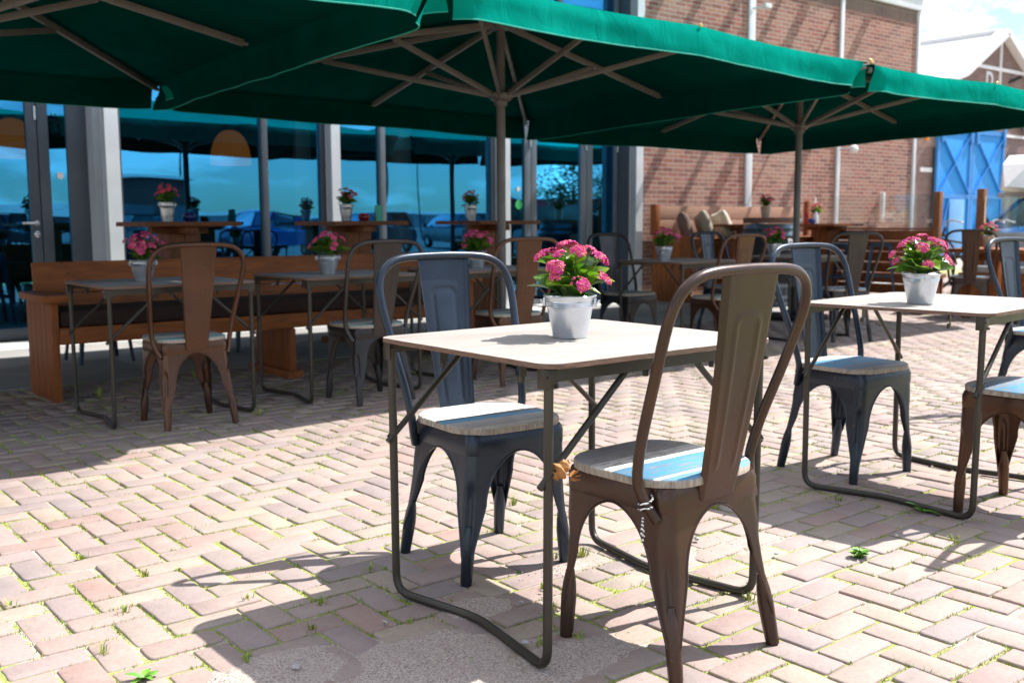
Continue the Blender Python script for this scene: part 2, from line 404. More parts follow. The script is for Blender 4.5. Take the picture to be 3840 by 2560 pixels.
def make_chair(name,label,metal,seatmat):
    root=empty(name,label=label,cat='chair',group='metal cafe chairs at the terrace tables')
    # seat: thick round-cornered board, irregular edge
    m=MB(); pts=[]
    for (x,y) in rrect(.192,.188,.115,9,0,.032):
        f=1-.06*smooth01((y-.032)/.19); pts.append((x*(.985 if y<0 else 1)*f if False else x,y))
    n=len(pts); rg=random.Random(5)
    def ring(z,off): 
        return [(p[0]*(1-off/.19),.032+(p[1]-.032)*(1-off/.19),z+rg.uniform(-.0006,.0006)) for p in pts]
    rings=[ring(.446,.004),ring(.4475,0),ring(.464,0),ring(.468,.0035)]
    V=[[m.bm.verts.new(p) for p in rr] for rr in rings]
    for A,B in zip(V,V[1:]):
        for k in range(n): m.bm.faces.new((A[k],A[(k+1)%n],B[(k+1)%n],B[k]))
    m.bm.faces.new(V[0][::-1]); m.bm.faces.new(V[-1])
    m.build('seat',seatmat,root,ang=50)
    # seat frame band
    m=MB(); o=rrect(.175,.175,.034,5,0,.03); n=len(o)
    zz=[(.386,0),(.395,.0015),(.430,.0015),(.446,-.004),(.446,-.03)]
    V=[[m.bm.verts.new((x*(1+d/.175),.03+(y-.03)*(1+d/.175),z)) for x,y in o] for z,d in zz]
    for A,B in zip(V,V[1:]):
        for k in range(n): m.bm.faces.new((A[k],A[(k+1)%n],B[(k+1)%n],B[k]))
    m.build('seat_frame',metal,root)
    for sx in (-1,1):
        for sy in (1,-1): chair_leg(sx,sy).build('leg',metal,root,ang=60)
    # hoop
    half=[(.178,-.118,.372),(.192,-.102,.405),(.203,-.088,.44),(.211,-.085,.48),(.222,-.108,.57),(.237,-.155,.70),(.248,-.197,.82),(.243,-.214,.875),(.222,-.225,.915),(.182,-.233,.941),(.13,-.237,.951),(.06,-.239,.954),(0,-.239,.955)]
    path=catmull(half,5); path=path+[Vector((-p.x,p.y,p.z)) for p in path[-2::-1]]
    m=MB(); m.tube(path,.0132,12); m.build('back_hoop',metal,root,ang=60)
    # splat
    m=MB(); nu,nv=26,64
    def sp(u,v):
        U=u*2-1; hw=.0615+(.097-.0615)*v
        z=.405+(.944-.405)*v; y0=-.143+(-.236+.143)*smooth01(v*.9+.03)*1.0
        y0=-.152-.092*v-.006*math.sin(v*PI)
        # flanges
        au=abs(U); fl=.014*smooth01((au-.93)/.07)
        # embossed outline
        x=U*hw; d1=abs(abs(x)-hw*.47); zt=.845; rc=.02
        if z>zt-rc and abs(x)>hw*.47-rc: 
            d=abs(math.hypot(abs(x)-(hw*.47-rc),z-(zt-rc))-rc)
        elif z>zt-rc: d=abs(z-zt)
        else: d=d1
        g=1 if z>.50 else smooth01((z-.47)/.03)
        e=.0030*math.exp(-(d/.0055)**2)*g
        return Vector((x,y0+fl-.0-e if False else y0-fl*0+fl+e*-1,z))
    m.grid(sp,nu,nv); m.build('backrest_panel',metal,root,ang=80)
    return root

# ------------------------------------------------------------------ folding table
def make_table(name,label):
    root=empty(name,label=label,cat='table',group='folding terrace tables'); rg=random.Random(3)
    o=rrect(.412,.372,.055,7); o2=[]
    # denser irregular edge
    n=len(o)
    for i in range(n):
        a=Vector(o[i]);b=Vector(o[(i+1)%n]); L=(b-a).length; k=max(1,int(L/.03))
        for j in range(k):
            p=a.lerp(b,j/k); q=p.normalized()*rg.uniform(-.0022,.0010); o2.append((p.x+q.x,p.y+q.y))
    m=MB(); m.prism(o2,.7325,.745,'z',.0012); m.build('tabletop',mTop,root,ang=30)
    m=MB()
    for sy in (-1,1):
        m=MB(); m.box(-.372,.372,sy*.345-.002,sy*.345+.002,.700,.7315); m.box(-.372,.372,sy*.3425-.010,sy*.3425+.010,.7275,.7313); m.build('rail',mTableMetal,root)
    pass
    for sx in (-1,1):
        X=sx*.383; m=MB(); r=.0115; yy=.332
        def fil(c,a,b,rr,n=5):
            c=Vector(c);a=Vector(a);b=Vector(b); da=(a-c).normalized(); db=(b-c).normalized()
            p0=c+da*rr;p1=c+db*rr
            return [(1-t)**2*p0+2*t*(1-t)*c+t*t*p1 for t in [i/n for i in range(n+1)]]
        K=(X-sx*.062,.02,.0125)
        A=(X,yy,.72);B=(X,yy,.0125);C=(X,-yy,.0125);D=(X,-yy,.72)
        path=[Vector((X,yy+.004,.715))]+fil(B,A,K,.055)+fil(K,B,C,.05,4)+fil(C,K,D,.055)+[Vector((X,-yy-.004,.715))]
        m.tube(path,r,12); m.build('leg_frame',mTableMetal,root,ang=60)
        for sy in (-1,1):
            m=MB(); y=sy*.345
            m.beam((X+sx*.013,y,.462),(X-sx*.02,y,.50),.004,.004)
            m.tube([(X+sx*.022,y-sy*.016,.452),(X-sx*.255,y-sy*.016,.700),(X-sx*.275,y-sy*.016,.712),(X-sx*.288,y-sy*.016,.722)],.0085,10)
            m.build('brace',mTableMetal,root,ang=60)
            m=MB(); hy=y
            m.box(X-.020,X+.020,hy-.003,hy+.003,.684,.7315,.004); m.box(X+sx*.0155,X+sx*.0185,hy-sy*.028,hy,.684,.7315,.001)
            m.tube([(X+.012,hy+.0045*sy,.69),(X+.012,hy+.009*sy,.69)],.004,8); m.tube([(X-.012,hy+.0045*sy,.712),(X-.012,hy+.008*sy,.712)],.003,8)
            m.build('leg_bracket',mTableMetal,root)
    for (x,y,rz) in ((-.355,.12,0),(-.355,-.21,.2),(-.05,-.325,1.2),(.20,-.325,.9)):
        m=MB(); M=Matrix.Translation((x,y,0))@Matrix.Rotation(rz,4,'Z')
        m.box(-.012,.012,-.001,.001,.695,.733,0,M); m.box(-.007,.007,-.0012,.010,.680,.697,.001,M); m.build('hook',mTableMetal,root)
    return root

# ------------------------------------------------------------------ potted plants
def leaf(m,base,az,el,L,Wd,curl,roll=0):
    """fleshy scalloped oval leaf"""
    M=Matrix.Translation(base)@Matrix.Rotation(az,4,'Z')@Matrix.Rotation(-el,4,'Y')@Matrix.Rotation(roll,4,'X')
    nu,nv=8,6
    def fn(u,v):
        w=Wd*(math.sin(PI*min(1,(u*.93+.035))**.8)**.7) if 0<u<1 else 0.0
        if u>=1: w=0
        w=max(w,.004); V=v*2-1
        sc=1+.05*math.sin(u*34)*abs(V)
        x=L*u; y=w*V*sc; z=-curl*u*u*L+abs(V)**2*w*.32-.0
        return M@Vector((x,y,z))
    m.grid(fn,nu,nv)
def flower_head(c,d,rr,rg,npet):
    m=MB(); d=d.normalized(); side=d.cross(Vector((.3,.2,1))).normalized(); up=side.cross(d)
    for i in range(npet):
        a=rg.uniform(0,2*PI); q=math.sqrt(rg.random()); h=math.sqrt(max(0,1-q*q*.8))
        p=c+side*(math.cos(a)*q*rr)+up*(math.sin(a)*q*rr)+d*(h*rr*.62)
        s=rg.uniform(.0032,.0052)
        if rg.random()<.30: m.ico(p,s*.85,1)
        else:
            nrm=(p-c+d*rr*.4).normalized(); t1=nrm.cross(Vector((0.2,.1,1))).normalized(); t2=nrm.cross(t1); ph=rg.uniform(0,PI)
            for k in range(4):
                b=ph+k*PI/2; e1=t1*math.cos(b)+t2*math.sin(b); e2=t1*math.cos(b+.55)+t2*math.sin(b+.55); e3=t1*math.cos(b-.55)+t2*math.sin(b-.55)
                m.add([p,p+e2*s*1.3+nrm*s*.35,p+e1*s*2.0+nrm*s*.2,p+e3*s*1.3+nrm*s*.35],[(0,1,2,3)])
            m.ico(p+nrm*s*.2,s*.4,1)
    return m
def make_plant(seed,label,pot_h=.116,pot_mat=None,petal=None,spread=1.0,nheads=15,lean=0,scale=1.0,bucket_r=(.045,.070)):
    spread*=.86
    rg=random.Random(seed); root=empty('potted_kalanchoe',label=label,cat='potted plant',group='pink potted flowers on the tables')
    pm=pot_mat or mGalv; pt=petal or mPink; rb,rt=bucket_r; H=pot_h
    m=MB(); R_=lambda z: rb+(rt-rb)*(z/H)**.92
    prof=[(0,.003),(rb*.93,.003),(rb*.985,0),(rb+.002,.001),(rb+.0025,.005)]
    zb=H*.72
    for i in range(1,9): z=.006+(zb-.006)*i/8; prof.append((R_(z),z))
    for k in range(3):
        z=zb+.002+k*.0052; prof+= [(R_(z)+.0004,z),(R_(z)+.0013,z+.0018),(R_(z)+.0004,z+.0038)]
    for i in range(1,6): z=zb+.019+(H-.004-zb-.019)*i/5; prof.append((R_(z)+.0003,z))
    prof+=[(rt+.0035,H-.003),(rt+.0045,H),(rt+.002,H+.0025),(rt-.001,H),(rt-.002,H-.01),(R_(H*.8)-.002,H*.82)]
    m.lathe(prof,seg=40); m.build('bucket',pm,root,ang=45)
    for s in (-1,1):
        m=MB()
        m.box(s*(rt+.001)-.003,s*(rt+.001)+.003,-.010,.010,H-.030,H-.006,.002)
        m.tube([(s*(rt+.004),-.006,H-.026),(s*(rt+.012),-.006,H-.012),(s*(rt+.012),.006,H-.012),(s*(rt+.004),.006,H-.026)],.0016,6)
        m.build('handle_lug',pm,root)
    m=MB(); m.lathe([(0,H-.012),(rt-.006,H-.014),(rt-.004,H-.02)],seg=24); m.build('soil',mSoil,root)
    m=MB()
    for i in range(32):
        az=2.4*i+rg.uniform(-.4,.4); lay=i/32
        L=rg.uniform(.080,.120)*spread*(1.0-.30*lay); Wd=L*rg.uniform(.33,.44)
        r0=rg.uniform(.0,.05)*(1-lay*.6); h=H-.004+lay*.080+rg.uniform(0,.012)
        el=rad(rg.uniform(8,42)+lay*22); leaf(m,(math.cos(az)*r0,math.sin(az)*r0,h),az+rg.uniform(-.5,.5),el,L,Wd,rg.uniform(.15,.6),rg.uniform(-.6,.6))
    m.build('foliage',mLeaf,root,ang=70,recalc=False)
    st=MB(); heads=[]
    for i in range(nheads):
        if i<nheads*.6:
            a=2.4*i+rg.uniform(-.3,.3); q=math.sqrt((i+.5)/(nheads*.6)); rr=.105*q*spread; h=H+.134-.045*q*q+rg.uniform(-.012,.010)
        else:
            a=rg.uniform(0,2*PI); rr=rg.uniform(.095,.135)*spread; h=H+rg.uniform(.03,.085)
        p=Vector((math.cos(a)*rr,math.sin(a)*rr,h)); b=Vector((math.cos(a)*rr*.15,math.sin(a)*rr*.15,H-.01))
        mid=b.lerp(p,.55)+Vector((0,0,.012)); st.tube(catmull([b,mid,p],4),[.0026]*5+[.0022]*4,6)
        d=Vector((p.x*.9,p.y*.9,.075)).normalized(); heads.append((p,d))
        for k in range(4):
            e=p+Vector((rg.uniform(-1,1),rg.uniform(-1,1),rg.uniform(-.1,.5)))*.014; st.tube([p-d*.012,e],.0011,4)
    st.build('stem',mStem,root)
    for p,d in heads: flower_head(p,d,rg.uniform(.016,.025),rg,rg.randint(30,46)).build('flower_head',pt,root,smooth=False,recalc=False)
    return root

# ------------------------------------------------------------------ umbrellas
def make_umbrella(cx,cy,L,rotdeg,zc,label,seed,polex=None,apex=2.70,vh=(.19,.22,.20,.15)):
    """zc: corner heights FL FR BR BL. local x right, y away from viewer"""
    root=empty('patio_umbrella',(cx,cy,0),rad(rotdeg),label,'umbrella','green canvas terrace umbrellas'); rg=random.Random(seed)
    h=L/2; C=[Vector((-h,-h,zc[0])),Vector((h,-h,zc[1])),Vector((h,h,zc[2])),Vector((-h,h,zc[3]))]; A=Vector((0,0,apex))
    can=MB(); val=MB(); can_shade=MB(); val_shade=MB()
    hems=[]
    for k in range(4):
        VH=vh[k]; a=C[k]; b=C[(k+1)%4]; out=Vector(((a+b).x,(a+b).y,0)).normalized()
        def edge(t):
            p=a.lerp(b,t); s=math.sin(PI*((2*t)%1))           # sag between corner and mid rib
            return p-out*(.045*s)+Vector((0,0,-.012*s+.012*math.sin(PI*t)))
        NT_,NS=40,14
        vs=[[None]*(NS+1) for _ in range(NT_+1)]
        for i in range(NT_+1):
            t=i/NT_; e=edge(t)
            for j in range(NS+1):
                s=j/NS; q=A.lerp(e,s); q.z-= .055*math.sin(PI*s)*math.sin(PI*((2*t)%1))*s+.02*math.sin(PI*s)
                q.z+=.004*noise.noise(Vector((t*9+k*7,s*6,seed)))*s
                vs[i][j]=can.bm.verts.new(q)
        for i in range(NT_):
            for j in range(NS):
                can.bm.faces.new((vs[i][j],vs[i+1][j],vs[i+1][j+1],vs[i][j+1]))
        can_shade.grid(lambda u,v:vs[int(round(u*NT_))][int(round(v*NS))].co-Vector((0,0,.007)),NT_,NS)
        # valance flap with a rolled shoulder, wavy hem, curled ends
        NV=7; VT=64; W=[[None]*(NV+1) for _ in range(VT+1)]
        for i in range(VT+1):
            t=i/VT; tt=.012+t*.976; e=edge(tt)
            endd=min(t,1-t)
            for j in range(NV+1):
                v=j/NV
                wave=.013*noise.noise(Vector((t*5.5+k*11,v*1.2,seed*3.1)))+.008*noise.noise(Vector((t*17+k*5,v*2,seed)))
                drop=VH*v*(1+.06*noise.noise(Vector((t*4,k*3.3,seed))))
                q=e+out*(.018*math.sin(min(1,v*2.2)*PI/2)+wave*v*1.6)+Vector((0,0,-drop+.006*math.sin(v*PI)))
                if endd<.05: q-=out*(.10*(1-endd/.05)**2*v); q+= (b-a).normalized()*((1 if t<.5 else -1)*.05*(1-endd/.05)*v)
                W[i][j]=val.bm.verts.new(q)
        for i in range(VT):
            for j in range(NV): val.bm.faces.new((W[i][j],W[i+1][j],W[i+1][j+1],W[i][j+1]))
        val_shade.grid(lambda u,v:W[int(round(u*VT))][int(round(v*NV))].co-out*.006+Vector((0,0,-.004*(1-v)+.001*v)),VT,NV)
        hm=MB(); hm.tube([W[i][NV].co.copy() for i in range(VT+1)],.0042,5); hems.append(hm)
    bmesh.ops.remove_doubles(can.bm,verts=can.bm.verts,dist=.0008)
    canopy=can.build('canopy',mCanvas,root,ang=25); val.build('valance',mCanvas,canopy,ang=70)
    bmesh.ops.remove_doubles(can_shade.bm,verts=can_shade.bm.verts,dist=.0008)
    can_shade.build('canopy_shade',mUnderShade,root,ang=25); val_shade.build('valance_shade',mUnderShade,canopy,ang=70)  # added dark sheets that paint shade beneath canopy and behind valance
    for hm in hems: hm.build('hem',mHem,canopy)
    # little cap
    m=MB(); m.lathe([(0,apex+.075),(.05,apex+.07),(.10,apex+.035),(.33,apex-.03),(.36,apex-.055)],seg=24); m.build('vent_cap',mCanvas,root)
    m=MB(); m.tube([(0,0,.02),(0,0,apex+.03)],.036,20); m.build('pole',mPole,root,ang=60)
    zr=2.03+ (apex-2.70)
    m=MB(); m.lathe([(.037,zr-.05),(.050,zr-.05),(.053,zr-.02),(.082,zr-.005),(.096,zr+.015),(.096,zr+.045),(.082,zr+.052),(.037,zr+.055)],seg=28)
    m.tube([(0,-.05,zr-.012),(0,-.068,zr-.012)],.008,10); m.build('runner_collar',mPole,root,ang=45)
    m=MB(); m.lathe([(.037,apex-.14),(.080,apex-.13),(.088,apex-.09),(.055,apex-.05),(.037,apex-.045)],seg=24); m.build('top_hub',mPole,root,ang=45)
    ends=[C[0],C[1],C[2],C[3],(C[0]+C[1])/2,(C[1]+C[2])/2,(C[2]+C[3])/2,(C[3]+C[0])/2]
    for i,e in enumerate(ends):
        d=Vector((e.x,e.y,0)).normalized(); s0=A+d*.075+Vector((0,0,-.10)); fr=.985 if i<4 else .93
        e2=A.lerp(e,fr)+Vector((0,0,-.045)); m=MB(); m.beam(s0,e2,.028,.044,bev=.004)
        m.tube([e2-Vector((0,0,.0)),e2+(e2-s0).normalized()*.03],.011,8)
        rib=m.build('rib',mRib,root,ang=40)
        f=.50 if i<4 else .52
        q=s0.lerp(e2,f)+Vector((0,0,-.02)); s1=d*.072+Vector((0,0,zr+.03)); m=MB(); m.beam(s1,q,.026,.040,bev=.004)
        m.tube([q-d.cross(Vector((0,0,1)))*.02,q+d.cross(Vector((0,0,1)))*.02],.008,8); m.build('strut',mRib,root,ang=40)
        m=MB(); p=e+d*.012+Vector((0,0,.012)); M=Matrix.Translation(p)@d.to_track_quat('Z','Y').to_matrix().to_4x4()
        m.lathe([(0,.012),(.009,.011),(.014,.004),(.014,0)],seg=14,M=M); m.build('brass_button',mBrass,rib)
    m=MB(); m.box(-.26,.26,-.26,.26,.005,.06,.01); m.box(-.09,.09,-.09,.09,.06,.10,.01); m.tube([(0,0,.06),(0,0,.36)],.045,20); m.build('base_plate',mDark,root)
    return root
mBrass=M_var('brass',(.65,.45,.15),(.75,.55,.22),.3,.9,30)

# ------------------------------------------------------------------ bar tables, stools, benches
def make_bar_table(name,label,h=1.075,w=.74,grp='wooden bar tables on one post'):
    root=empty(name,label=label,cat='bar table',group=grp); hw=w/2
    m=MB(); n=5
    for i in range(n):
        y0=-hw+i*w/n; m.box(-hw,hw,y0+.002,y0+w/n-.002,h-.036,h,.003)
    m.build('tabletop',mBar,root)
    m=MB(); m.beam((-hw*.62,0,h-.065),(hw*.62,0,h-.065),.10,.055,bev=.004); m.beam((0,-hw*.8,h-.066),(0,hw*.8,h-.066),.10,.053,bev=.004); m.build('bearer',mBar,root)
    m=MB()
    for (x,y) in ((-.065,-.065),(.065,-.065),(-.065,.065),(.065,.065)): m.box(x-.0635,x+.0635,y-.0635,y+.0635,.06,h-.093,.005)
    m.build('post',mBarV,root)
    m=MB(); m.box(-.3,.3,-.06,.06,.0,.06,.006); m.box(-.06,.06,-.3,-.062,.0,.058,.006); m.box(-.06,.06,.062,.3,.0,.058,.006); m.build('foot',mBar,root)
    return root
def make_stool(name,label):
    root=empty(name,label=label,cat='stool',group='tall metal stools')
    m=MB(); m.prism(rrect(.155,.155,.04,5),.735,.755,'z',.004); m.box(-.15,.15,-.15,.15,.70,.734,.008); m.build('seat',mStool,root)
    for sx in (-1,1):
        for sy in (-1,1):
            m=MB()
            def P(k,dx,dy): return Vector((sx*(.145+.06*k-dx),sy*(.145+.06*k-dy),.71*(1-k)))
            n=6; a=[P(i/n,0,0) for i in range(n+1)]
            w=lambda k:.05-.026*k
            vs=[];
            for i in range(n+1):
                k=i/n; p=P(k,0,0); vs+=[p+Vector((-sx*w(k),0,0)),p,p+Vector((0,-sy*w(k),0))]
            m.add(vs,[f for i in range(n) for f in ((3*i,3*i+1,3*i+4,3*i+3),(3*i+1,3*i+2,3*i+5,3*i+4))])
            m.tube([P(.9,.008,.008),P(1,.008,.008)],.013,8); m.build('leg',mStool,root)
    m=MB(); q=.178
    for a,b in (((-q,-q),(q,-q)),((q,-q),(q,q)),((q,q),(-q,q)),((-q,q),(-q,-q))): m.beam((*a,.30),(*b,.30),.006,.03)
    m.build('footrest',mStool,root); return root
def make_bench():
    root=empty('long_bench',(1.55,6.33,0),0,'long dark timber bench with plank backrest behind the shaded tables','bench')
    L=3.22
    for i,x in enumerate((.097,1.635,3.17)):
        m=MB()
        n=5 if i==0 else 4; dy=.55/n
        for k in range(n): m.box(x-.022,x+.022,k*dy+.001,(k+1)*dy-.001,.05 if i else 0,.60 if i!=1 else .34,.003)
        m.build('end_panel' if i!=1 else 'leg',mBenchV,root)
        if i: m=MB(); m.box(x-.06,x+.06,-.03,.60,0,.05,.006); m.build('foot',mBench,root)
    for x in (.097,3.17):
        m=MB(); m.box(x-.075,x+.075,-.05,.50,.602,.645,.005); m.build('armrest',mBenchV if False else mBench,root)
    m=MB(); m.box(.121,3.14,.0,.04,.345,.445,.004); m.build('apron',mBench,root)
    m=MB(); m.box(.121,3.14,.042,.50,.41,.445,.004); m.build('seat',mBench,root)
    M=Matrix.Translation((0,.50,.44))@Matrix.Rotation(rad(-8),4,'X')
    m=MB(); m.box(.125,L-.02,0,.04,.185,.385,.006,M); m.box(.15,3.12,.002,.038,0.005,.180,.005,M); m.build('backrest',mBench,root)
    for x in (.5,1.62,2.75): m=MB(); m.box(x-.04,x+.04,.041,.08,-.05,.34,.004,M); m.build('back_post',mBenchV,root)
    c=MB(); c.box(.13,3.13,.02,.50,.447,.545,.03); o=c.build('seat_cushion',mCush,None,loc=(1.55,6.33,0)); tag(o,'long dark brown seat pad lying on the timber bench','cushion')
    return root

# ================================================================== SETTING
FX,FY=math.sin(rad(39)),math.cos(rad(39))          # viewing heading on the ground
def dl(x,y): return x*FX+y*FY, x*FY-y*FX
def visible(x,y,dmax,m=1.0):
    d,l=dl(x,y); return .9<d<dmax and abs(l)<d*.60+m
# ---- ground sheets
def M_ground():
    t=NT('far_ground_paving'); v=t.coord('Object'); br=t.n('ShaderNodeTexBrick'); t.l(v,br.inputs['Vector'])
    br.inputs['Scale'].default_value=1; br.inputs['Brick Width'].default_value=.2; br.inputs['Row Height'].default_value=.1; br.inputs['Mortar Size'].default_value=.006
    br.inputs['Color1'].default_value=(.33,.26,.22,1); br.inputs['Color2'].default_value=(.40,.33,.28,1); br.inputs['Mortar'].default_value=(.20,.19,.12,1)
    n=t.noise(v,.4,5); t.base(t.mix(t.ramp(n,[(.35,0),(.7,.4)]),br.outputs['Color'],(.36,.32,.27))); t.set(.9); return t.m
m=MB(); m.add([(-260,-420,-.06),(420,-420,-.06),(420,260,-.06),(-260,260,-.06)],[(0,1,2,3)]); tag(m.build('ground',M_ground(),smooth=False),'wide paved quay ground reaching the horizon',kind='structure')
def M_joint():
    t=NT('sand_and_moss_joint'); v=t.coord('Object'); n=t.noise(v,5.5,6,.7); n2=t.noise(v,160,3); n3=t.noise(v,1.1,3)
    sand=t.ramp(n2,[(.3,(.30,.255,.22)),(.7,(.50,.44,.385))]); moss=t.ramp(n2,[(.3,(.14,.18,.03)),(.7,(.36,.38,.09))])
    f=t.math('ADD',t.math('MULTIPLY',n,.7),t.math('MULTIPLY',n3,.3)); t.base(t.mix(t.ramp(f,[(.42,0),(.50,.92)]),sand,moss)); t.set(.95); t.bump(n2,.8,.006); return t.m
m=MB(); m.grid(lambda u,v:Vector((-2+24*u,-1.5+14*v,-.0052+.0018*noise.noise(Vector((u*90,v*50,0))))),96,56); tag(m.build('paving_joints',M_joint()),'sand and moss between the bricks',kind='structure')
m=MB(); m.add([(-260,-420,-.05),(420,-420,-.05),(420,-7,-.05),(-260,-7,-.05)],[(0,1,2,3)]); tag(m.build('road',M_var('asphalt',(.045,.046,.05),(.065,.066,.07),.85,0,.6),smooth=False),'dark asphalt road across from the terrace',kind='structure')
# ---- clinker bricks in herringbone
def M_clinker():
    t=NT('clinker_brick'); v=t.coord('Object'); geo=t.n('ShaderNodeNewGeometry'); r=geo.outputs['Random Per Island']
    col=t.ramp(r,[(0,(.31,.205,.178)),(.18,(.335,.235,.20)),(.34,(.255,.185,.185)),(.48,(.355,.275,.200)),(.60,(.315,.225,.205)),(.72,(.225,.178,.182)),(.84,(.32,.175,.145)),(.93,(.325,.245,.215)),(1,(.37,.30,.20))])
    n=t.noise(v,11,6,.68); n2=t.noise(v,70,4,.7); n3=t.noise(v,.8,3)
    col=t.mix(t.ramp(n,[(.32,.1),(.72,.58)]),col,(.345,.298,.258)); col=t.mix(t.ramp(n2,[(.3,.35),(.55,0)]),col,(.15,.115,.105))
    col=t.mix(t.ramp(n2,[(.66,0),(.75,.5)]),col,(.47,.42,.38)); col=t.mix(t.ramp(n3,[(.4,0),(.75,.35)]),col,(.37,.33,.295)); n4=t.noise(v,2.7,5,.7); col=t.mix(t.ramp(n4,[(.48,0),(.68,.42)]),col,(.19,.155,.145))
    t.base(col); t.set(t.ramp(n,[(.3,.68),(.7,.85)]),0,.35); h=t.math('ADD',t.math('MULTIPLY',n2,.6),n); t.bump(h,.38,.006); return t.m
mClink=M_clinker()
near=MB(); edges=[]; rg=random.Random(42)
def one_brick(cx,cy,lx,ly):
    d,l=dl(cx,cy); hx,hy=lx/2,ly/2
    z=rg.gauss(0,.0014); tx=rg.gauss(0,.010); ty=rg.gauss(0,.010); rot=rg.gauss(0,.011); cr,sr=math.cos(rot),math.sin(rot)
    cx+=rg.gauss(0,.0018); cy+=rg.gauss(0,.0018); hx-=abs(rg.gauss(0,.0022)); hy-=abs(rg.gauss(0,.0018))
    def P(x,y,dz): 
        X=cx+x*cr-y*sr; Y=cy+x*sr+y*cr; return (X,Y,z+dz+x*tx+y*ty)
    if d<5.6:
        r=rg.uniform(.003,.013); o=rrect(hx,hy,r,2); oo=[]
        n=len(o)
        for i in range(n):
            a=Vector(o[i]);b=Vector(o[(i+1)%n]); k=max(1,int((b-a).length/.028))
            for j in range(k):
                p=a.lerp(b,j/k); q=1+rg.gauss(0,.008); oo.append((p.x*q,p.y*q))
        n=len(oo); g=lambda s,dz,jit=0:[near.bm.verts.new(P(x-math.copysign(min(s,abs(x)),x),y-math.copysign(min(s,abs(y)),y),dz+rg.gauss(0,jit))) for x,y in oo]
        A=g(.0050,.0,.0002);B=g(.0016,-.0016,.0004);C=g(0,-.006,.0006);D=g(.001,-.05)
        near.bm.faces.new(A)
        for U,V in ((A,B),(B,C),(C,D)):
            for k in range(n): near.bm.faces.new((U[k],V[k],V[(k+1)%n],U[(k+1)%n]))
        edges.append((cx,cy,hx,hy))
    else:
        if d<9: edges.append((cx,cy,hx,hy))
        q=.004; T=[P(-hx+q,-hy+q,0),P(hx-q,-hy+q,0),P(hx-q,hy-q,0),P(-hx+q,hy-q,0)]; S=[P(-hx,-hy,-.005),P(hx,-hy,-.005),P(hx,hy,-.005),P(-hx,hy,-.005)]; U=[P(-hx,-hy,-.045),P(hx,-hy,-.045),P(hx,hy,-.045),P(-hx,hy,-.045)]
        near.add(T+S+U,[(0,1,2,3)]+[(i+4,(i+1)%4+4,(i+1)%4,i) for i in range(4)]+[(i+8,(i+1)%4+8,(i+1)%4+4,i+4) for i in range(4)])
M_=.1
RB=(2.0,3.45,1.70,2.35)       # patch relaid in running bond
def inRB(x,y): return RB[0]<x<RB[1] and RB[2]<y<RB[3]
occ=set()
def strip(x,y): return (y>7.05 and x<10.6) or y>9.25 and x<17
for i in range(-20,230):
    for j in range(-14,130):
        k=(i-j)%4
        if k==0: c=((i+1)*M_,(j+.5)*M_,.1935,.0945)
        elif k==3: c=((i+.5)*M_,(j+1)*M_,.0945,.1935)
        else: continue
        if not visible(c[0],c[1],19.5) or strip(c[0],c[1]): continue
        cells=((i,j),(i+1,j)) if k==0 else ((i,j),(i,j+1))
        if any(inRB((a+.5)*M_,(b+.5)*M_) for a,b in cells): continue
        occ.update(cells); one_brick(*c)
for j in range(int(RB[2]/M_),int(RB[3]/M_)+1):
    for i in range(int(RB[0]/M_)-2,int(RB[1]/M_)+2):
        if (i+j)%2 or (i,j) in occ or (i+1,j) in occ or not (RB[0]-.15<i*M_<RB[1] and RB[2]-.12<j*M_<RB[3]+.1): continue
        occ.update(((i,j),(i+1,j))); one_brick((i+1)*M_,(j+.5)*M_,.194,.0945)
for i in range(16,40):
    for j in range(13,28):
        if (i,j) not in occ: occ.add((i,j)); one_brick((i+.5)*M_,(j+.5)*M_,.0935,.0935)
tag(near.build('paving',mClink,ang=30,recalc=False),'worn pinkish clinker bricks laid in herringbone',kind='structure')
# concrete strip along the facade, stone sill
m=MB()
xs=[-3,-.4,2.55,5.4,8.2,10.6]
for a,b in zip(xs,xs[1:]): m.box(a+.004,b-.004,7.06,8.15,-.05,.003,.003); m.box(a+.504,min(b+.496,10.6),8.16,9.25,-.05,.004,.003)
tag(m.build('concrete_path',mConcrete),'grey concrete strip along the glass front',kind='structure')
# sand washed over the bricks
def M_sand():
    t=NT('coarse_sand'); v=t.coord('Object'); a=t.noise(v,330,2); b=t.noise(v,6,4)
    vo=t.n('ShaderNodeTexVoronoi'); vo.inputs['Scale'].default_value=260; t.l(v,vo.inputs['Vector'])
    t.base(t.mix(t.ramp(b,[(.3,0),(.7,.5)]),t.ramp(vo.outputs['Color'],[(.1,(.16,.125,.115)),(.4,(.36,.28,.235)),(.8,(.52,.45,.40))]),(.38,.31,.27))); t.set(.95); t.bump(vo.outputs['Distance'],.8,.003); return t.m
blobs=[(1.02,2.13,.26,.18),(1.34,1.95,.33,.27),(1.62,2.16,.16,.11),(1.52,1.75,.40,.16),(2.05,2.26,.20,.08),(2.35,2.12,.26,.10),(1.15,1.80,.3,.2),(2.7,2.05,.30,.11)]
def sand_h(x,y):
    h=0
    for i,(a,b,c,d) in enumerate(blobs):
        q=((x-a)/c)**2+((y-b)/d)**2; k=1 if i<4 or i==6 else .66; h=max(h,k*(1-q))
    return -.0125+.0158*max(-.4,min(1,h*1.4))+.0045*noise.noise(Vector((x*9,y*9,2)))+.0016*noise.noise(Vector((x*45,y*45,5)))
m=MB(); m.grid(lambda u,v:Vector((.5+3.0*u,1.3+1.4*v,sand_h(.5+3.0*u,1.3+1.4*v)-(.012 if min(u,1-u,v,1-v)<.01 else 0))),240,112)
rs=random.Random(77)
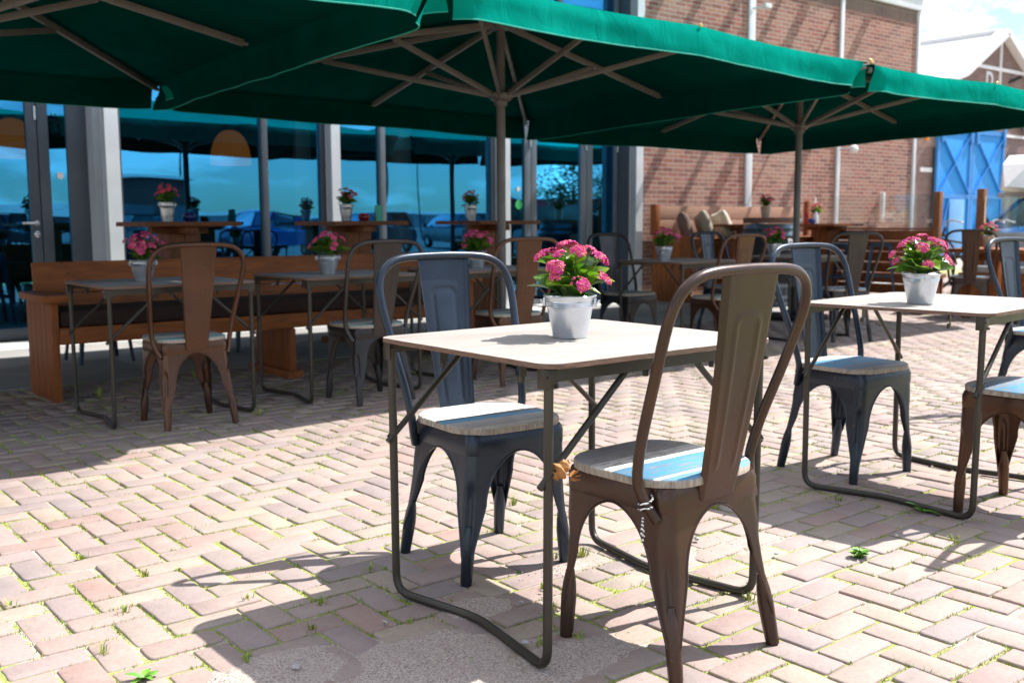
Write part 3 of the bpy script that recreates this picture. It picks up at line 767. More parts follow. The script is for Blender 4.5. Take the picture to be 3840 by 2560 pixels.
for k in range(900):
    b=blobs[rs.randrange(8)]; x=b[0]+rs.gauss(0,b[2]*.75); y=b[1]+rs.gauss(0,b[3]*.8); q=rs.uniform(.0008,.0030); m.ico((x,y,max(.0,sand_h(x,y))+q*.4),q,1,(1,.8,.7))
tag(m.build('sand',M_sand()),'coarse sand spilled over the bricks under the nearest table',cat='sand',kind='stuff')
# joint grass
rg=random.Random(9); g=MB(); cnt=0
for (cx,cy,hx,hy) in edges:
    d,l=dl(cx,cy)
    for (ax,ay,bx,by) in ((cx-hx-.004,cy-hy-.004,cx+hx+.004,cy-hy-.004),(cx-hx-.004,cy-hy,cx-hx-.004,cy+hy)):
        L=math.hypot(bx-ax,by-ay); N=int(L*(190 if d<4.5 else 110))
        for k in range(N):
            t=rg.random(); x=ax+(bx-ax)*t+rg.gauss(0,.003); y=ay+(by-ay)*t+rg.gauss(0,.003)
            f=noise.noise(Vector((x*3.1,y*3.1,0)))+.6*noise.noise(Vector((x*13,y*13,7)))
            if f<.02 or sand_h(x,y)>.0 and .6<x<3.2 and 1.4<y<2.6 and rg.random()<.85: continue
            hgt=rg.uniform(.003,.008)*(1+max(0,f-.35)*1.8)*(1.25 if d>4.5 else 1); a=rg.uniform(0,PI); w=rg.uniform(.0012,.0026)*(1.6 if d>4.5 else 1); lx,ly=rg.gauss(0,.006),rg.gauss(0,.006)
            dx,dy=math.cos(a)*w,math.sin(a)*w
            g.add([(x-dx,y-dy,-.010),(x+dx,y+dy,-.010),(x+lx,y+ly,hgt)],[(0,1,2)])
def tuft(m,x,y,n,h,sp,w=.0022):
    for k in range(n):
        a=rg.uniform(0,2*PI); q=rg.random()*sp; bx,by=x+math.cos(a)*q*.5,y+math.sin(a)*q*.5; hh=h*rg.uniform(.5,1.1); o=rg.uniform(.3,1)*hh*.8
        ex,ey=bx+math.cos(a)*o,by+math.sin(a)*o; px,py=-math.sin(a)*w,math.cos(a)*w
        m.add([(bx-px,by-py,-.008),(bx+px,by+py,-.008),(bx*.5+ex*.5+px*.8,by*.5+ey*.5+py*.8,hh*.72),(bx*.5+ex*.5-px*.8,by*.5+ey*.5-py*.8,hh*.72),(ex,ey,hh)],[(0,1,2,3),(3,2,4)])
for (x,y,n,h) in ((2.15,2.30,26,.03),(2.06,2.33,14,.022),(1.86,2.16,16,.02),(2.25,1.72,18,.028),(1.78,2.02,14,.02),(1.42,2.20,10,.018),(1.2,2.33,12,.02),(.98,2.25,10,.02),(.72,2.52,12,.03),(2.9,2.38,26,.03),(1.6,1.86,14,.02),(1.7,1.83,12,.02),(3.35,2.15,14,.022),(3.2,1.62,10,.02),(2.35,2.9,16,.03),(3.1,2.75,10,.02),(.9,3.3,14,.025),(1.15,2.62,12,.022),(1.55,2.62,12,.022),(1.30,2.46,14,.024),(.62,3.0,12,.026),(.85,2.75,12,.026),(1.0,3.02,10,.02),(2.4,5.2,20,.05),(1.9,6.4,20,.06),(2.65,6.75,22,.10),(3.9,5.9,14,.03)):
    tuft(g,x,y,n,h,.035)
for k in range(260):
    x,y=rg.uniform(.2,6),rg.uniform(1.2,7)
    if visible(x,y,9,.2): 
        bx=round(x/.1)*.1; tuft(g,bx,round(y/.1)*.1,rg.randint(5,12),rg.uniform(.006,.013),.022,.0014)
tag(g.build('joint_grass',mGrass,smooth=False,recalc=False),'short yellow green grass and moss in the brick joints','grass',kind='stuff')
# weeds and pebbles
def weed(loc,n,L,label,broad=False):
    m=MB(); r2=random.Random(int(loc[0]*100))
    for k in range(n):
        a=2.4*k+r2.uniform(-.3,.3); el=rad(r2.uniform(15,60))
        if broad: leaf(m,(0,0,.0),a,el,L*r2.uniform(.7,1.1),L*.24,.5)
        else:
            for q in range(5):
                b=a+(q-2)*.32; l0=L*(.35+.16*q*(4-q)/2); leaf(m,(math.cos(a)*L*.25*q/4,math.sin(a)*L*.25*q/4,L*.10*q),b,el,l0*.8,L*.10,.3)
    o=m.build('weed',mWeed,ang=70,recalc=False,loc=(loc[0],loc[1],0)); tag(o,label,'weed','green weeds growing between the bricks'); return o
weed((2.811,1.724),13,.050,'bright green leafy weed on sunlit bricks in front of the right table')
weed((.752,2.309),6,.042,'broad leaved weed at the bottom edge of the picture left of the sand',True)
weed((3.44,1.86),4,.075,'broad leaved weed between the bricks in the shadow under the right table',True)
rp=random.Random(4)
for i,(x,y,r,lb) in enumerate(((1.73,2.10,.007,'small pale pebble lying on shaded bricks near the front blue chair leg'),(1.36,2.22,.009,'blue grey pebble lying on the shaded sand under the nearest table'),(1.56,1.88,.011,'flat beige pebble on sandy bricks inside the nearest table frame'),(2.54,2.16,.012,'grey white pebble on sunlit bricks behind the front brown chair'),(1.83,2.13,.006,'tiny white stone chip on sunlit bricks right of the blue chair leg'),(2.62,1.90,.009,'pale pebble beside the right rear leg of the nearest table'),(1.05,2.12,.012,'light stone lying at the bottom edge in the shaded sand'))):
    m=MB(); m.ico((0,0,r*.45),r,2,(1,.72,.6))
    for v in m.bm.verts: v.co*=1+.22*noise.noise(v.co*180+Vector((i*5,0,0)))
    o=m.build('pebble',mPebble,ang=25,loc=(x,y,.006)); o.rotation_euler=(0,0,i*1.3); tag(o,lb,'pebble','pebbles lying on the paving')

# ================================================================== BUILDING
Bd=empty('brick_building',(0,9.57,0),0,'long brick building with white steel columns and tall glass front','building')
def bpart(mb,name,mat,parent=Bd,**k): return mb.build(name,mat,parent,**k)
ZF=4.65
cols=[(-1.58,-1.45),(.715,.84),(3.008,3.131),(5.32,5.425),(7.61,7.735),(9.90,10.03)]
for a,b in cols:
    m=MB(); m.box(a,b,0,.012,0,ZF); m.box(a+(b-a)*.42,a+(b-a)*.58,.012,.118,0,ZF); m.box(a,b,.118,.130,0,ZF); bpart(m,'steel_column',mWhiteSteel)
    m=MB(); m.box(a-.0,a+(b-a)*.38,.014,.116,0,ZF); bpart(m,'column_lining',mGreySteel)
for a,b in ((12.20,12.34),(14.51,14.60),(16.835,16.915)):
    m=MB(); m.box(a,b,-.012,.02,0,ZF,.003); bpart(m,'steel_strip',mWhiteSteel)
for a,b in ((10.03,12.20),(12.34,14.51),(14.60,16.835)):
    m=MB(); m.box(a,b,.021,.25,0,ZF-.22); bpart(m,'brick_panel',mBrick,smooth=False)
    m=MB(); m.box(a,b,.021,.25,ZF-.22,ZF); bpart(m,'soldier_course',mSoldier,smooth=False)
for a,b in ((-8,-1.58),(-1.45,.715)): m=MB(); m.box(a,b,.021,.25,0,ZF); bpart(m,'brick_panel',mBrick,smooth=False)
m=MB(); m.box(16.70,16.90,.27,14,0,7.4); bpart(m,'end_wall',mBrick,smooth=False)
m=MB(); m.box(-8,16.93,-.03,.22,ZF+.002,ZF+.20,.004); m.box(-8,16.95,-.05,.0,ZF+.205,ZF+.235,.003); bpart(m,'fascia_beam',mWhiteSteel)
m=MB(); m.box(-8,16.90,.02,.25,ZF+.24,7.4); bpart(m,'upper_wall',mBrick,smooth=False)
m=MB(); m.box(-8.1,17.0,-.10,14,7.41,7.55,.01); bpart(m,'roof',mAnth)
m=MB(); m.box(-1.4,9.9,-.02,.30,-.05,.012,.004); m.box(-8,17,-.30,-.021,-.05,.008,.004); bpart(m,'stone_sill',mStone)
# glazing bays ------------------------------------------------------
def frame(x0,x1,z0,z1,y,w,d=.06): 
    m=MB(); m.box(x0,x1,y,y+d,z0,z0+w,.003); m.box(x0,x1,y,y+d,z1-w,z1,.003); m.box(x0,x0+w,y+.001,y+d-.001,z0+w,z1-w,.003); m.box(x1-w,x1,y+.001,y+d-.001,z0+w,z1-w,.003); return m
def pane(x0,x1,z0,z1,y): m=MB(); m.add([(x0,y,z0),(x1,y,z0),(x1,y,z1),(x0,y,z1)],[(0,1,2,3)]); return m
def window(x0,x1,z0,z1,y,mull=(),w=.05,mat=mAnth,mw=.065):
    m=frame(x0,x1,z0,z1,y,w)
    for q in mull: m.box(q-mw/2,q+mw/2,y-.02,y+.058,z0+w,z1-w,.003)
    f=bpart(m,'window',mat); xs=[x0+w]+[q for q in mull]+[x1-w]
    for a,b in zip(xs,xs[1:]): bpart(pane(a+(.0 if a==x0+w else mw/2),b-(.0 if b==x1-w else mw/2),z0+w,z1-w,y+.03),'pane',mGlass,f,smooth=False)
    return f
def door(x0,x1,zt,y,wl,wr,handle=None,mat=mAnth):
    m=MB(); m.box(x0+.003,x0+wl,y,y+.065,.02,zt,.004); m.box(x1-wr,x1-.003,y,y+.065,.02,zt,.004); m.box(x0+wl,x1-wr,y+.001,y+.064,.02,.125,.003); m.box(x0+wl,x1-wr,y+.001,y+.064,zt-.09,zt,.003)
    f=bpart(m,'door',mat); bpart(pane(x0+wl,x1-wr,.125,zt-.09,y+.03),'pane',mGlass,f,smooth=False)
    if handle:
        hx,d=handle; m=MB(); m.lathe([(0,.012),(.022,.011),(.026,.004),(.026,0)],seg=16,M=Matrix.Translation((hx,y,1.07))@Matrix.Rotation(rad(90),4,'X'))
        m.tube([(hx,y-.01,1.07),(hx,y-.055,1.07),(hx+d*.02,y-.06,1.07),(hx+d*.135,y-.06,1.07)],.0105,10)
        m.lathe([(0,.006),(.022,.006),(.026,.003),(.026,0)],seg=16,M=Matrix.Translation((hx,y,.97))@Matrix.Rotation(rad(90),4,'X')); bpart(m,'handle',mStainless,f)
    for z in (2.05,.35): m=MB(); m.tube([(x1-.012,y-.008,z-.06),(x1-.012,y-.008,z+.06)],.012,10); bpart(m,'hinge',mStainless,f)
ZD=2.72
door(1.62,2.515,ZD,.33,.09,.09,(2.47,-1)); door(2.517,2.985,ZD,.33,.095,.215)
door(.85,1.615,ZD,.33,.09,.09)
for a,b,c_ in ((2.945,3.006,.40),(.842,.90,.32)): m=MB(); m.box(a,b,.132,c_,0,ZF); bpart(m,'door_jamb',mGreySteel)
window(.90,2.94,ZD+.03,ZF,.33,(1.9,))
window(3.135,5.318,.02,ZD,.132,(4.62,),.055); window(3.135,5.318,ZD+.02,ZF,.132,(4.62,))
m=MB(); m.box(5.06,5.24,.30,.36,0,2.6,.004); bpart(m,'inner_post',mAnth2)
window(5.43,7.608,.02,ZD,.132,(6.02,),.05,mAnth2); window(5.43,7.608,ZD+.02,ZF,.132,(6.02,),.05,mAnth2)
m=MB(); m.box(7.42,7.60,.20,.26,0,2.6,.004); bpart(m,'inner_post',mAnth)
door(7.80,8.31,ZD,.30,.06,.10,None,mAnth2); door(8.312,9.27,ZD,.30,.095,.10,None,mAnth2); door(9.272,9.85,ZD,.30,.11,.06,None,mAnth2)
for a,b in ((7.737,7.798),(9.852,9.898)): m=MB(); m.box(a,b,.132,.365,0,ZF); bpart(m,'door_jamb',mAnth)
window(7.80,9.85,ZD+.03,ZF,.30,(8.8,),.06,mAnth2)
mGreenS=M_var('green_sticker',(.03,.42,.10),(.05,.5,.14),.5,0,30)
for x,z,r_,y,mt in ((8.13,1.275,.058,.322,mGreenS),(8.125,1.47,.03,.322,mWhiteP),(2.70,1.50,.032,.352,mWhiteP)):
    m=MB(); m.lathe([(0,.003),(r_*.97,.003),(r_,0)],seg=24,M=Matrix.Translation((x,y,z))@Matrix.Rotation(rad(90),4,'X')); bpart(m,'sticker',mt)
# interior shell
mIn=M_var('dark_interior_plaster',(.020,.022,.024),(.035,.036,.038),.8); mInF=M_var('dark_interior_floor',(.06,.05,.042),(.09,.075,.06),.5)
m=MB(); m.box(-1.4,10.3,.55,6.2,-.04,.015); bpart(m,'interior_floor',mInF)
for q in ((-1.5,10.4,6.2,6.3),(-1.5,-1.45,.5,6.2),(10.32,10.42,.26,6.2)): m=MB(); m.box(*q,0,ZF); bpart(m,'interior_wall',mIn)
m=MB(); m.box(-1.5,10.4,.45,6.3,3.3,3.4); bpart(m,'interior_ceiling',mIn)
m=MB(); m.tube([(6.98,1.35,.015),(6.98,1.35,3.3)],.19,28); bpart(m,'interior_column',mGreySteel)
# pendant lamps inside
for x,lb in ((4.83,'orange woven dome lamp hanging behind the second glass bay'),(2.56,'orange woven dome lamp hanging behind the glass door at far left')):
    r=empty('pendant_lamp',(x,11.0,1.715),0,lb,'lamp','orange pendant lamps inside the glass front')
    m=MB(); prof=[(.222,0),(.225,.01)]+[(.225*math.cos(a)**.8,.01+.375*math.sin(a)) for a in [rad(q) for q in range(6,86,8)]]+[(.02,.385)]
    m.lathe(prof,seg=28); m.build('lamp_shade',mLamp,r); m=MB(); m.tube([(0,0,.38),(0,0,1.585)],.006,6); m.build('cord',mBlackRub,r)
# interior tables seen dimly through the glass
for x,y in ((5.0,10.85),(7.0,11.1),(6.4,10.6)):
    pass
# wall fittings
def wl(name,lb,cat,mb,mat): return tag(mb.build(name,mat),lb,cat)
m=MB(); m.box(15.835,15.885,9.50,9.575,1.13,1.53,.012); m.tube([(15.86,9.52,1.13),(15.86,9.52,1.08)],.015,8); wl('wall_pipe','short white downpipe box fixed to the brick wall','pipe',m,mWhiteP)
r=empty('wall_lamp',(14.56,9.55,2.20),0,'small round lamp on a bracket beside the middle white strip','lamp'); m=MB(); m.tube([(0,0,0),(.05,-.10,.02),(.12,-.14,.01)],.012,8); m.build('bracket',mGreySteel,r); m=MB(); m.ico((.15,-.16,0),.075,2); m.build('globe',mWhiteP,r)
r=empty('camera_bracket',(12.27,9.55,4.12),0,'small white bracket arm high on the left white strip','bracket'); m=MB(); m.beam((0,0,0),(.02,-.18,.0),.03,.03); m.build('arm',mWhiteP,r); m=MB(); m.box(.0,.14,-.22,-.16,-.02,.05,.008); m.build('head',mWhiteP,r)
for x,d,w in ((12.62,.95,.15),(13.50,.95,.10),(14.15,1.0,.20),(15.85,.75,.17),(14.95,1.1,.035),(11.85,.95,.12),(11.1,.95,.2)):
    m=MB(); m.beam((x,9.58,5.12),(x,9.57-d,5.12),w,.06,bev=.004); tag(m.build('steel_arm',mGreySteel),'grey steel arm sticking out of the brick wall above the picture','bracket','steel arms along the top of the brick wall')

# ================================================================== FURNITURE
protoT=make_table('folding_table','nearest grey topped folding table with a flower bucket in the middle')
T=[(1.884,2.053,-.3,None),(3.807,2.038,4.2,'sunlit folding table at the right with a flower bucket standing on it'),
   (2.018,5.604,0,'shaded folding table furthest left in front of the long bench'),(3.153,5.627,.5,'second shaded folding table from the left along the long bench'),
   (4.29,5.61,0,'shaded folding table just left of the middle umbrella pole'),(6.35,5.60,0,'shaded folding table in front of the end of the high bench'),
   (7.85,5.58,-1,'folding table beside the right umbrella pole in front of the barrel')]
for i,(x,y,a,lb) in enumerate(T):
    o=protoT if i==0 else copy_tree(protoT,label=lb,group='folding terrace tables')
    o.location=(x,y,0); o.rotation_euler=(0,0,rad(a))
protos={}
def chair(x,y,a,metal,seat,label):
    k=(metal.name,seat)
    if k in protos: o=copy_tree(protos[k],label=label)
    else: o=make_chair('metal_chair',label,metal,mSeats[seat]); protos[k]=o
    o.location=(x,y,0); o.rotation_euler=(0,0,rad(a)); return o
chair(1.90,2.494,175.6,mBlue,0,'blue metal chair at the far side of the nearest table with white and blue seat')
chair(1.872,1.681,.6,mBrown,1,'large brown metal chair in the foreground seen from behind')
chair(3.796,2.42,176,mBlue,2,'blue metal chair behind the sunlit right table with mostly blue seat')
chair(2.03,5.278,-1.1,mRust,3,'rusty brown metal chair at the leftmost shaded table seen from behind')
chair(3.15,5.26,0,mDark,3,'charcoal brown metal chair at the second shaded table behind the blue chair')
chair(4.24,5.25,-6,mRust,3,'rusty brown metal chair partly hidden behind the front flower bucket')
chair(3.735,1.60,1,mRust,2,'brown metal chair cut off by the right edge with blue seat')
chair(5.72,2.43,176,mBlue,2,'blue metal chair at the right edge beyond the sunlit table')
chair(6.17,6.07,181,mDark,3,'grey metal chair standing by the dark door jamb left of the brick wall')
chair(6.40,5.22,-3,mRust,3,'brown metal chair behind the foreground chair back left of the barrel')
chair(7.50,6.08,183,mBlue,2,'blue metal chair half hidden in front of the high bench panel')
chair(7.98,5.16,-26,mDark,1,'charcoal metal chair turned aside between barrel and plank fence')
chair(10.70,5.36,-66,mBrown,1,'brown metal chair seen from behind before the cushioned corner bench')
make_bench()
protoB=make_bar_table('bar_table','tall bar table in front of the leftmost white column')
protoB.location=(3.05,8.0,0)
for x,y,lb,rz in ((4.63,8.0,'tall bar table in the middle with a red bowl on it',0),(6.17,8.0,'tall bar table behind the middle umbrella pole',0),(10.95,8.5,'tall bar table standing left behind the barrel',0),(12.62,8.45,'tall bar table right of the barrel before the brick wall',0)):
    o=copy_tree(protoB,label=lb); o.location=(x,y,0 if x<9 else -.055)
protoS=make_stool('bar_stool','dark metal stool under the leftmost tall bar table'); protoS.location=(2.42,8.1,0)
for x,y,rz,lb in ((3.62,8.08,8,'dark metal stool right of the leftmost tall bar table'),(4.42,8.62,0,'dark metal stool behind the middle tall bar table'),(6.85,7.75,12,'dark blue metal stool right of the middle umbrella pole'),(12.85,7.72,30,'dark blue metal stool standing before the plank fence'),(12.25,7.95,10,'dark metal stool half hidden left of the plank fence')):
    o=copy_tree(protoS,(x,y,0),rad(rz),lb)
# umbrellas
def rot2(x,y): a=rad(39); return x*math.cos(a)+y*math.sin(a), -x*math.sin(a)+y*math.cos(a)
make_umbrella(*rot2(-3.27,5.53),4.18,-1.6,(2.24,2.265,2.19,2.18),'large green umbrella overhead at the top left, cut off by the frame',1)
make_umbrella(*rot2(-.082,8.222),4.02,1.0,(2.32,2.27,2.143,2.187),'middle green umbrella with its full rib star and pole in view',2)
make_umbrella(*rot2(3.062,10.937),4.12,.8,(2.265,2.29,2.165,2.134),'right green umbrella standing before the brick wall',3)
# notice on the middle pole
m=MB(); m.lathe([(.0305,0),(.0305,.075)],seg=24)
px,py=rot2(-.082,8.222)
r=empty('pole_notice',(px,py,.845),0,'small white notice with red heading stuck on the middle umbrella pole','notice')
def arcpatch(mb,R_,a0,a1,z0,z1,n=10): mb.grid(lambda u,v:Vector((R_*math.cos(a0+(a1-a0)*u),R_*math.sin(a0+(a1-a0)*u),z0+(z1-z0)*v)),n,1)
hd=-PI/2-rad(39)
m.bm.free(); m=MB(); arcpatch(m,.0302,hd-.9,hd+.9,0,.075); m.build('sheet',mWhiteP,r)
mRed=M_var('red_print',(.5,.03,.03),(.6,.05,.04),.5); m=MB(); arcpatch(m,.0306,hd-.6,hd+.6,.058,.068); m.build('heading',mRed,r)
m=MB(); arcpatch(m,.0306,hd-.25,hd+.25,.026,.046); m.build('symbol',mBlackRub,r)
# ------------------------------------------------------------------ plants
pA=make_plant(21,'pink flowering succulent in a galvanised bucket on the nearest table',nheads=21,spread=1.05); pA.location=(1.876,2.062,.7455); pA.rotation_euler=(0,0,2.2)
pB=make_plant(5,'pink flowering succulent in a galvanised bucket on the sunlit right table',nheads=18,spread=1.05); pB.location=(3.657,2.024,.7455); pB.rotation_euler=(0,0,.6)
pC=make_plant(8,'pink flowering succulent in a bucket on the leftmost shaded table',nheads=18,spread=1.0); pC.location=(1.95,5.66,.7455)
for src,(x,y,z,rz),lb in ((pB,(3.09,5.637,.7455,2.8),'pink flowering succulent in a bucket on the second shaded table'),(pA,(4.27,5.66,.7455,4.0),'pink flowering succulent in a bucket left of the middle umbrella pole'),
        (pC,(6.12,5.60,.7455,1.2),'pink flowering succulent in a bucket on the table before the dark door jamb'),(pB,(7.53,5.57,.7455,4.4),'dark pink succulent in a bucket in front of the barrel')):
    o=copy_tree(src,(x,y,z),rz,lb)
mTerra=M_var('pale_ceramic_pot',(.45,.33,.26),(.62,.50,.42),.35,.2,12)
pD=make_plant(31,'coral flowering plant in a tall metal pot on the leftmost bar table',pot_h=.15,petal=mCoral,nheads=13,spread=.82,bucket_r=(.042,.062)); pD.location=(2.93,7.9,1.0755)
for (x,y,z,rz),lb in (((4.57,7.98,1.0755,1.7),'coral flowering plant in a tall metal pot on the middle bar table'),((5.98,8.02,1.0755,3.3),'coral flowering plant in a metal pot beside the middle umbrella pole on the bar table')):
    copy_tree(pD,(x,y,z),rz,lb)
pE=make_plant(33,'coral flowering plant in a pale pot on top of the barrel',pot_h=.14,pot_mat=mTerra,petal=mCoral,nheads=13,spread=.9,bucket_r=(.048,.066)); pE.location=(10.55,7.95,1.105)
copy_tree(pE,(12.28,8.40,1.0205),2.1,'coral flowering plant in a pale pot on the bar table right of the barrel')
copy_tree(pE,(10.95,5.30,.7505),4.0,'pink flowering plant in a pale pot on the timber table at the right edge')
# small things on tables
def lathe_obj(name,prof,mat,loc,lb,cat,seg=20): m=MB(); m.lathe(prof,seg=seg); return tag(m.build(name,mat,loc=loc),lb,cat)
mBlueGl=M_var('dark_blue_glaze',(.01,.02,.12),(.015,.03,.18),.15); mRedGl=M_var('dark_red_glaze',(.30,.01,.012),(.38,.015,.02),.15)
bowl=[(0,.0),(.028,.0),(.042,.012),(.052,.032),(.050,.052),(.038,.066),(.036,.070),(.032,.064),(.0,.02)]
lathe_obj('candle_bowl',bowl,mBlueGl,(3.12,7.94,1.0755),'round dark blue candle bowl on the leftmost bar table','bowl')
lathe_obj('candle_bowl',bowl,mRedGl,(4.72,7.93,1.0755),'round red candle bowl on the middle bar table','bowl')
lathe_obj('candle_bowl',bowl,mBlueGl,(12.02,8.28,1.0205),'blue bowl on the bar table right of the barrel','bowl')
lathe_obj('bottle',[(0,0),(.03,.0),(.032,.01),(.032,.10),(.014,.15),(.014,.17),(0,.171)],mWhiteP,(12.14,8.3,1.0205),'small white bottle next to the blue bowl','bottle')
lathe_obj('bottle',[(0,0),(.03,.0),(.032,.01),(.032,.11),(.014,.16),(.014,.19),(0,.191)],mRedGl,(12.10,8.42,1.0205),'small red bottle behind the white bottle','bottle')
lathe_obj('coffee_cup',[(0,0),(.028,.0),(.045,.05),(.048,.075),(.044,.074),(.03,.01),(0,.008)],mWhiteP,(11.8,8.35,1.0205),'white cup on the bar table beside the right umbrella pole','cup')
m=MB(); m.prism([(-.11,0),(.11,0),(.12,.05),(.08,.055),(.02,.035),(-.1,.05)],-.05,.05,'y',.006); tag(m.build('napkin',mWhiteP,loc=(10.83,8.25,1.0205)),'white folded cloth beside the plant on the barrel','napkin')
mMint=M_var('mint_card',(.10,.55,.42),(.12,.60,.47),.6)
m=MB(); m.box(-.04,.04,-.002,.002,0,.14,0,Matrix.Rotation(rad(-8),4,'X')); m.box(-.04,.04,.036,.040,0,.14,0,Matrix.Rotation(rad(8),4,'X')); tag(m.build('menu_card',mMint,loc=(4.98,8.08,1.0755)),'mint green standing menu card at the end of the middle bar table','menu card')
# ------------------------------------------------------------------ barrel
mStave=M_wood('blue_grey_barrel_stave',(.045,.062,.075),(.10,.125,.14),(13,13,1.4),.55); mHoop=M_var('barrel_hoop_steel',(.12,.16,.19),(.18,.22,.25),.4,.6,12); mDarkStave=M_wood('dark_barrel_stave',(.012,.014,.02),(.03,.033,.04),(13,13,1.4),.5)
r=empty('wine_barrel',(10.6,7.92,0),0,'big dark wine barrel with white lettering used as a standing table','barrel')
BH=1.03; BR=lambda z:.30+.085*(1-((z-BH/2)/(BH/2))**2)
m=MB()
NSV=26
for k in range(NSV):
    a0=2*PI*(k+.04)/NSV; a1=2*PI*(k+.96)/NSV
    def fn(u,v): z=.004+(BH-.008)*v; a=a0+(a1-a0)*u; q=BR(z)+.004*math.sin(PI*u); return Vector((q*math.cos(a),q*math.sin(a),z))
    m.grid(fn,3,14)
m.build('staves',mStave,r,ang=50)
m=MB(); m.lathe([(BR(z)+.0055,z) for z in [.30+.56*i/12 for i in range(13)]],seg=52); m.build('dark_band',mDarkStave,r)
for z0,h in ((.01,.055),(.10,.045),(.245,.045),(.875,.045),(.965,.06)):
    m=MB(); m.lathe([(BR(z0)+.004,z0),(BR(z0)+.010,z0+.003),(BR(z0+h)+.010,z0+h-.003),(BR(z0+h)+.004,z0+h)],seg=52); m.build('hoop',mHoop,r)
m=MB(); m.lathe([(0,BH+.004),(.315,BH+.004),(.33,BH+.012),(.33,BH+.066),(.32,BH+.072),(0,BH+.072)],seg=40); m.build('lid',M_var('rust_brown_lid',(.13,.06,.045),(.20,.10,.075),.6,0,6),r,ang=40)
def text_mesh(body,size,name,mat,parent,fn,sub=.02,bold=0.0):
    cu=bpy.data.curves.new(name,'FONT'); cu.body=body; cu.size=size; cu.align_x='CENTER'; cu.align_y='CENTER'; cu.offset=bold; cu.resolution_u=6
    tmp=bpy.data.objects.new(name,cu); COL.objects.link(tmp); dg=bpy.context.evaluated_depsgraph_get(); me=bpy.data.meshes.new_from_object(tmp.evaluated_get(dg))
    bpy.data.objects.remove(tmp); bm=bmesh.new(); bm.from_mesh(me); bmesh.ops.triangulate(bm,faces=bm.faces)
    for _ in range(3):
        es=[e for e in bm.edges if e.calc_length()>sub]
        if not es: break
        bmesh.ops.subdivide_edges(bm,edges=es,cuts=1); bmesh.ops.triangulate(bm,faces=bm.faces)
    for v in bm.verts: v.co=fn(v.co.x,v.co.y)
    bm.to_mesh(me); bm.free(); me.materials.clear(); me.materials.append(mat); o=bpy.data.objects.new(name,me); COL.objects.link(o); o.parent=parent; return o
mPaintW=M_var('white_lettering',(.65,.66,.66),(.78,.78,.77),.6,0,30)
th=-PI/2-rad(39)+rad(13)+.50     # bearing of the letters on the barrel
text_mesh('RES',.185,'lettering',mPaintW,r,lambda x,y:Vector(((BR(.77+y)+.009)*math.cos(th+(x+.02)/.37),(BR(.77+y)+.009)*math.sin(th+(x+.02)/.37),.77+y)),bold=.004)
# ------------------------------------------------------------------ high bench with pillows
r=empty('high_bench',(10.05,8.75,0),0,'high timber bench against the brick wall with plank backrest','bench')
m=MB()
for k in range(4): m.box(0,.05,k*.165+.002,(k+1)*.165-.002,.0,.87,.004)
m.build('end_panel',mBenchV,r); m=MB(); m.box(-.004,.085,.60,.70,.871,1.29,.004); m.build('back_post',mBenchV,r); m=MB(); m.box(3.44,3.50,.62,.70,0,1.36,.004); m.build('back_post',mBenchV,r)
m=MB(); M=Matrix.Translation((0,.62,0))@Matrix.Rotation(rad(-5),4,'X')
m.box(.09,3.44,0,.035,1.09,1.275,.004,M); m.box(.09,3.44,.001,.034,.90,1.085,.004,M); m.build('backrest',mPale,r)
m=MB(); m.box(.055,3.44,.05,.60,.78,.83,.004); m.build('seat',mBench,r); m=MB(); m.box(.055,3.44,.06,.09,.52,.775,.004); m.build('front_board',mBench,r); m=MB(); m.box(.055,3.44,.06,.11,.20,.29,.004); m.build('foot_rail',mBench,r)
for x in (1.7,3.40): m=MB(); m.box(x-.04,x+.04,.115,.60,0,.775,.004); m.build('leg',mBenchV,r)
def pillow(loc,rx,rz,s,mat,lb,th_=.15):
    m=MB()
    for sg in (1,-1):
        def fn(u,v):
            x=(u*2-1);y=(v*2-1); k=max(0,(1-x**4)*(1-y**4))**.42; sx=1-.10*(1-abs(y))**0*y*y*.6; 
            pin=1-.07*(1-abs(abs(x)-abs(y)))
            return Vector((x*s/2*(1-.06*(1-x*x)*0-.05*(1-y*y)*-1 if False else 1)*(1-.05*(1-abs(y))),sg*(th_/2*k+.004*noise.noise(Vector((x*3,y*3,loc[0])))*k),y*s/2*(1-.05*(1-abs(x)))))
        m.grid(fn,18,18)
    bmesh.ops.remove_doubles(m.bm,verts=m.bm.verts,dist=.0015); o=m.build('pillow',mat,ang=80,loc=loc); o.rotation_euler=(rx,rad(10),rz); tag(o,lb,'pillow','loose pillows on the benches'); return o
pillow((10.36,9.10,.97),rad(-16),rad(38),.40,mBrPil,'crumpled brown pillow in the corner of the high bench',.17)
pillow((10.60,8.98,.985),rad(-20),rad(52),.42,mBeige,'beige pillow leaning between the brown and the cream pillow',.17)
pillow((10.98,8.98,.99),rad(-22),rad(60),.42,mCream,'cream white pillow nearest to the barrel on the high bench',.17)
# ------------------------------------------------------------------ plank fences with glass
r=empty('plank_fence',(13,7.0,0),0,'dark plank fence with a clear glass screen and brown end post','fence')
m=MB()
for k in range(6): m.box(-.02,.02,.045,1.85,.045+k*.148,.045+k*.148+.138,.003)
m.build('planks',mFence,r); m=MB(); m.box(-.035,.035,.046,1.85,.933,.960,.003); m.build('rail',mBar,r)
m=MB(); m.box(-.045,.045,-.045,.045,0,1.44,.006); m.build('post',mPost,r); m=MB(); m.box(-.045,.045,1.86,1.94,0,.95,.006); m.build('post',mPost,r)
m=MB(); m.box(-.005,.005,.05,1.9,.962,1.41); m.build('glass_screen',mClear,r,smooth=False)
r=empty('plank_fence',(13,6.41,0),0,'plank fence with glass screen at the right edge behind the grey cushions','fence')
m=MB()
for k in range(6): m.box(-.02,.02,-3.5,-.045,.045+k*.128,.045+k*.128+.118,.003)
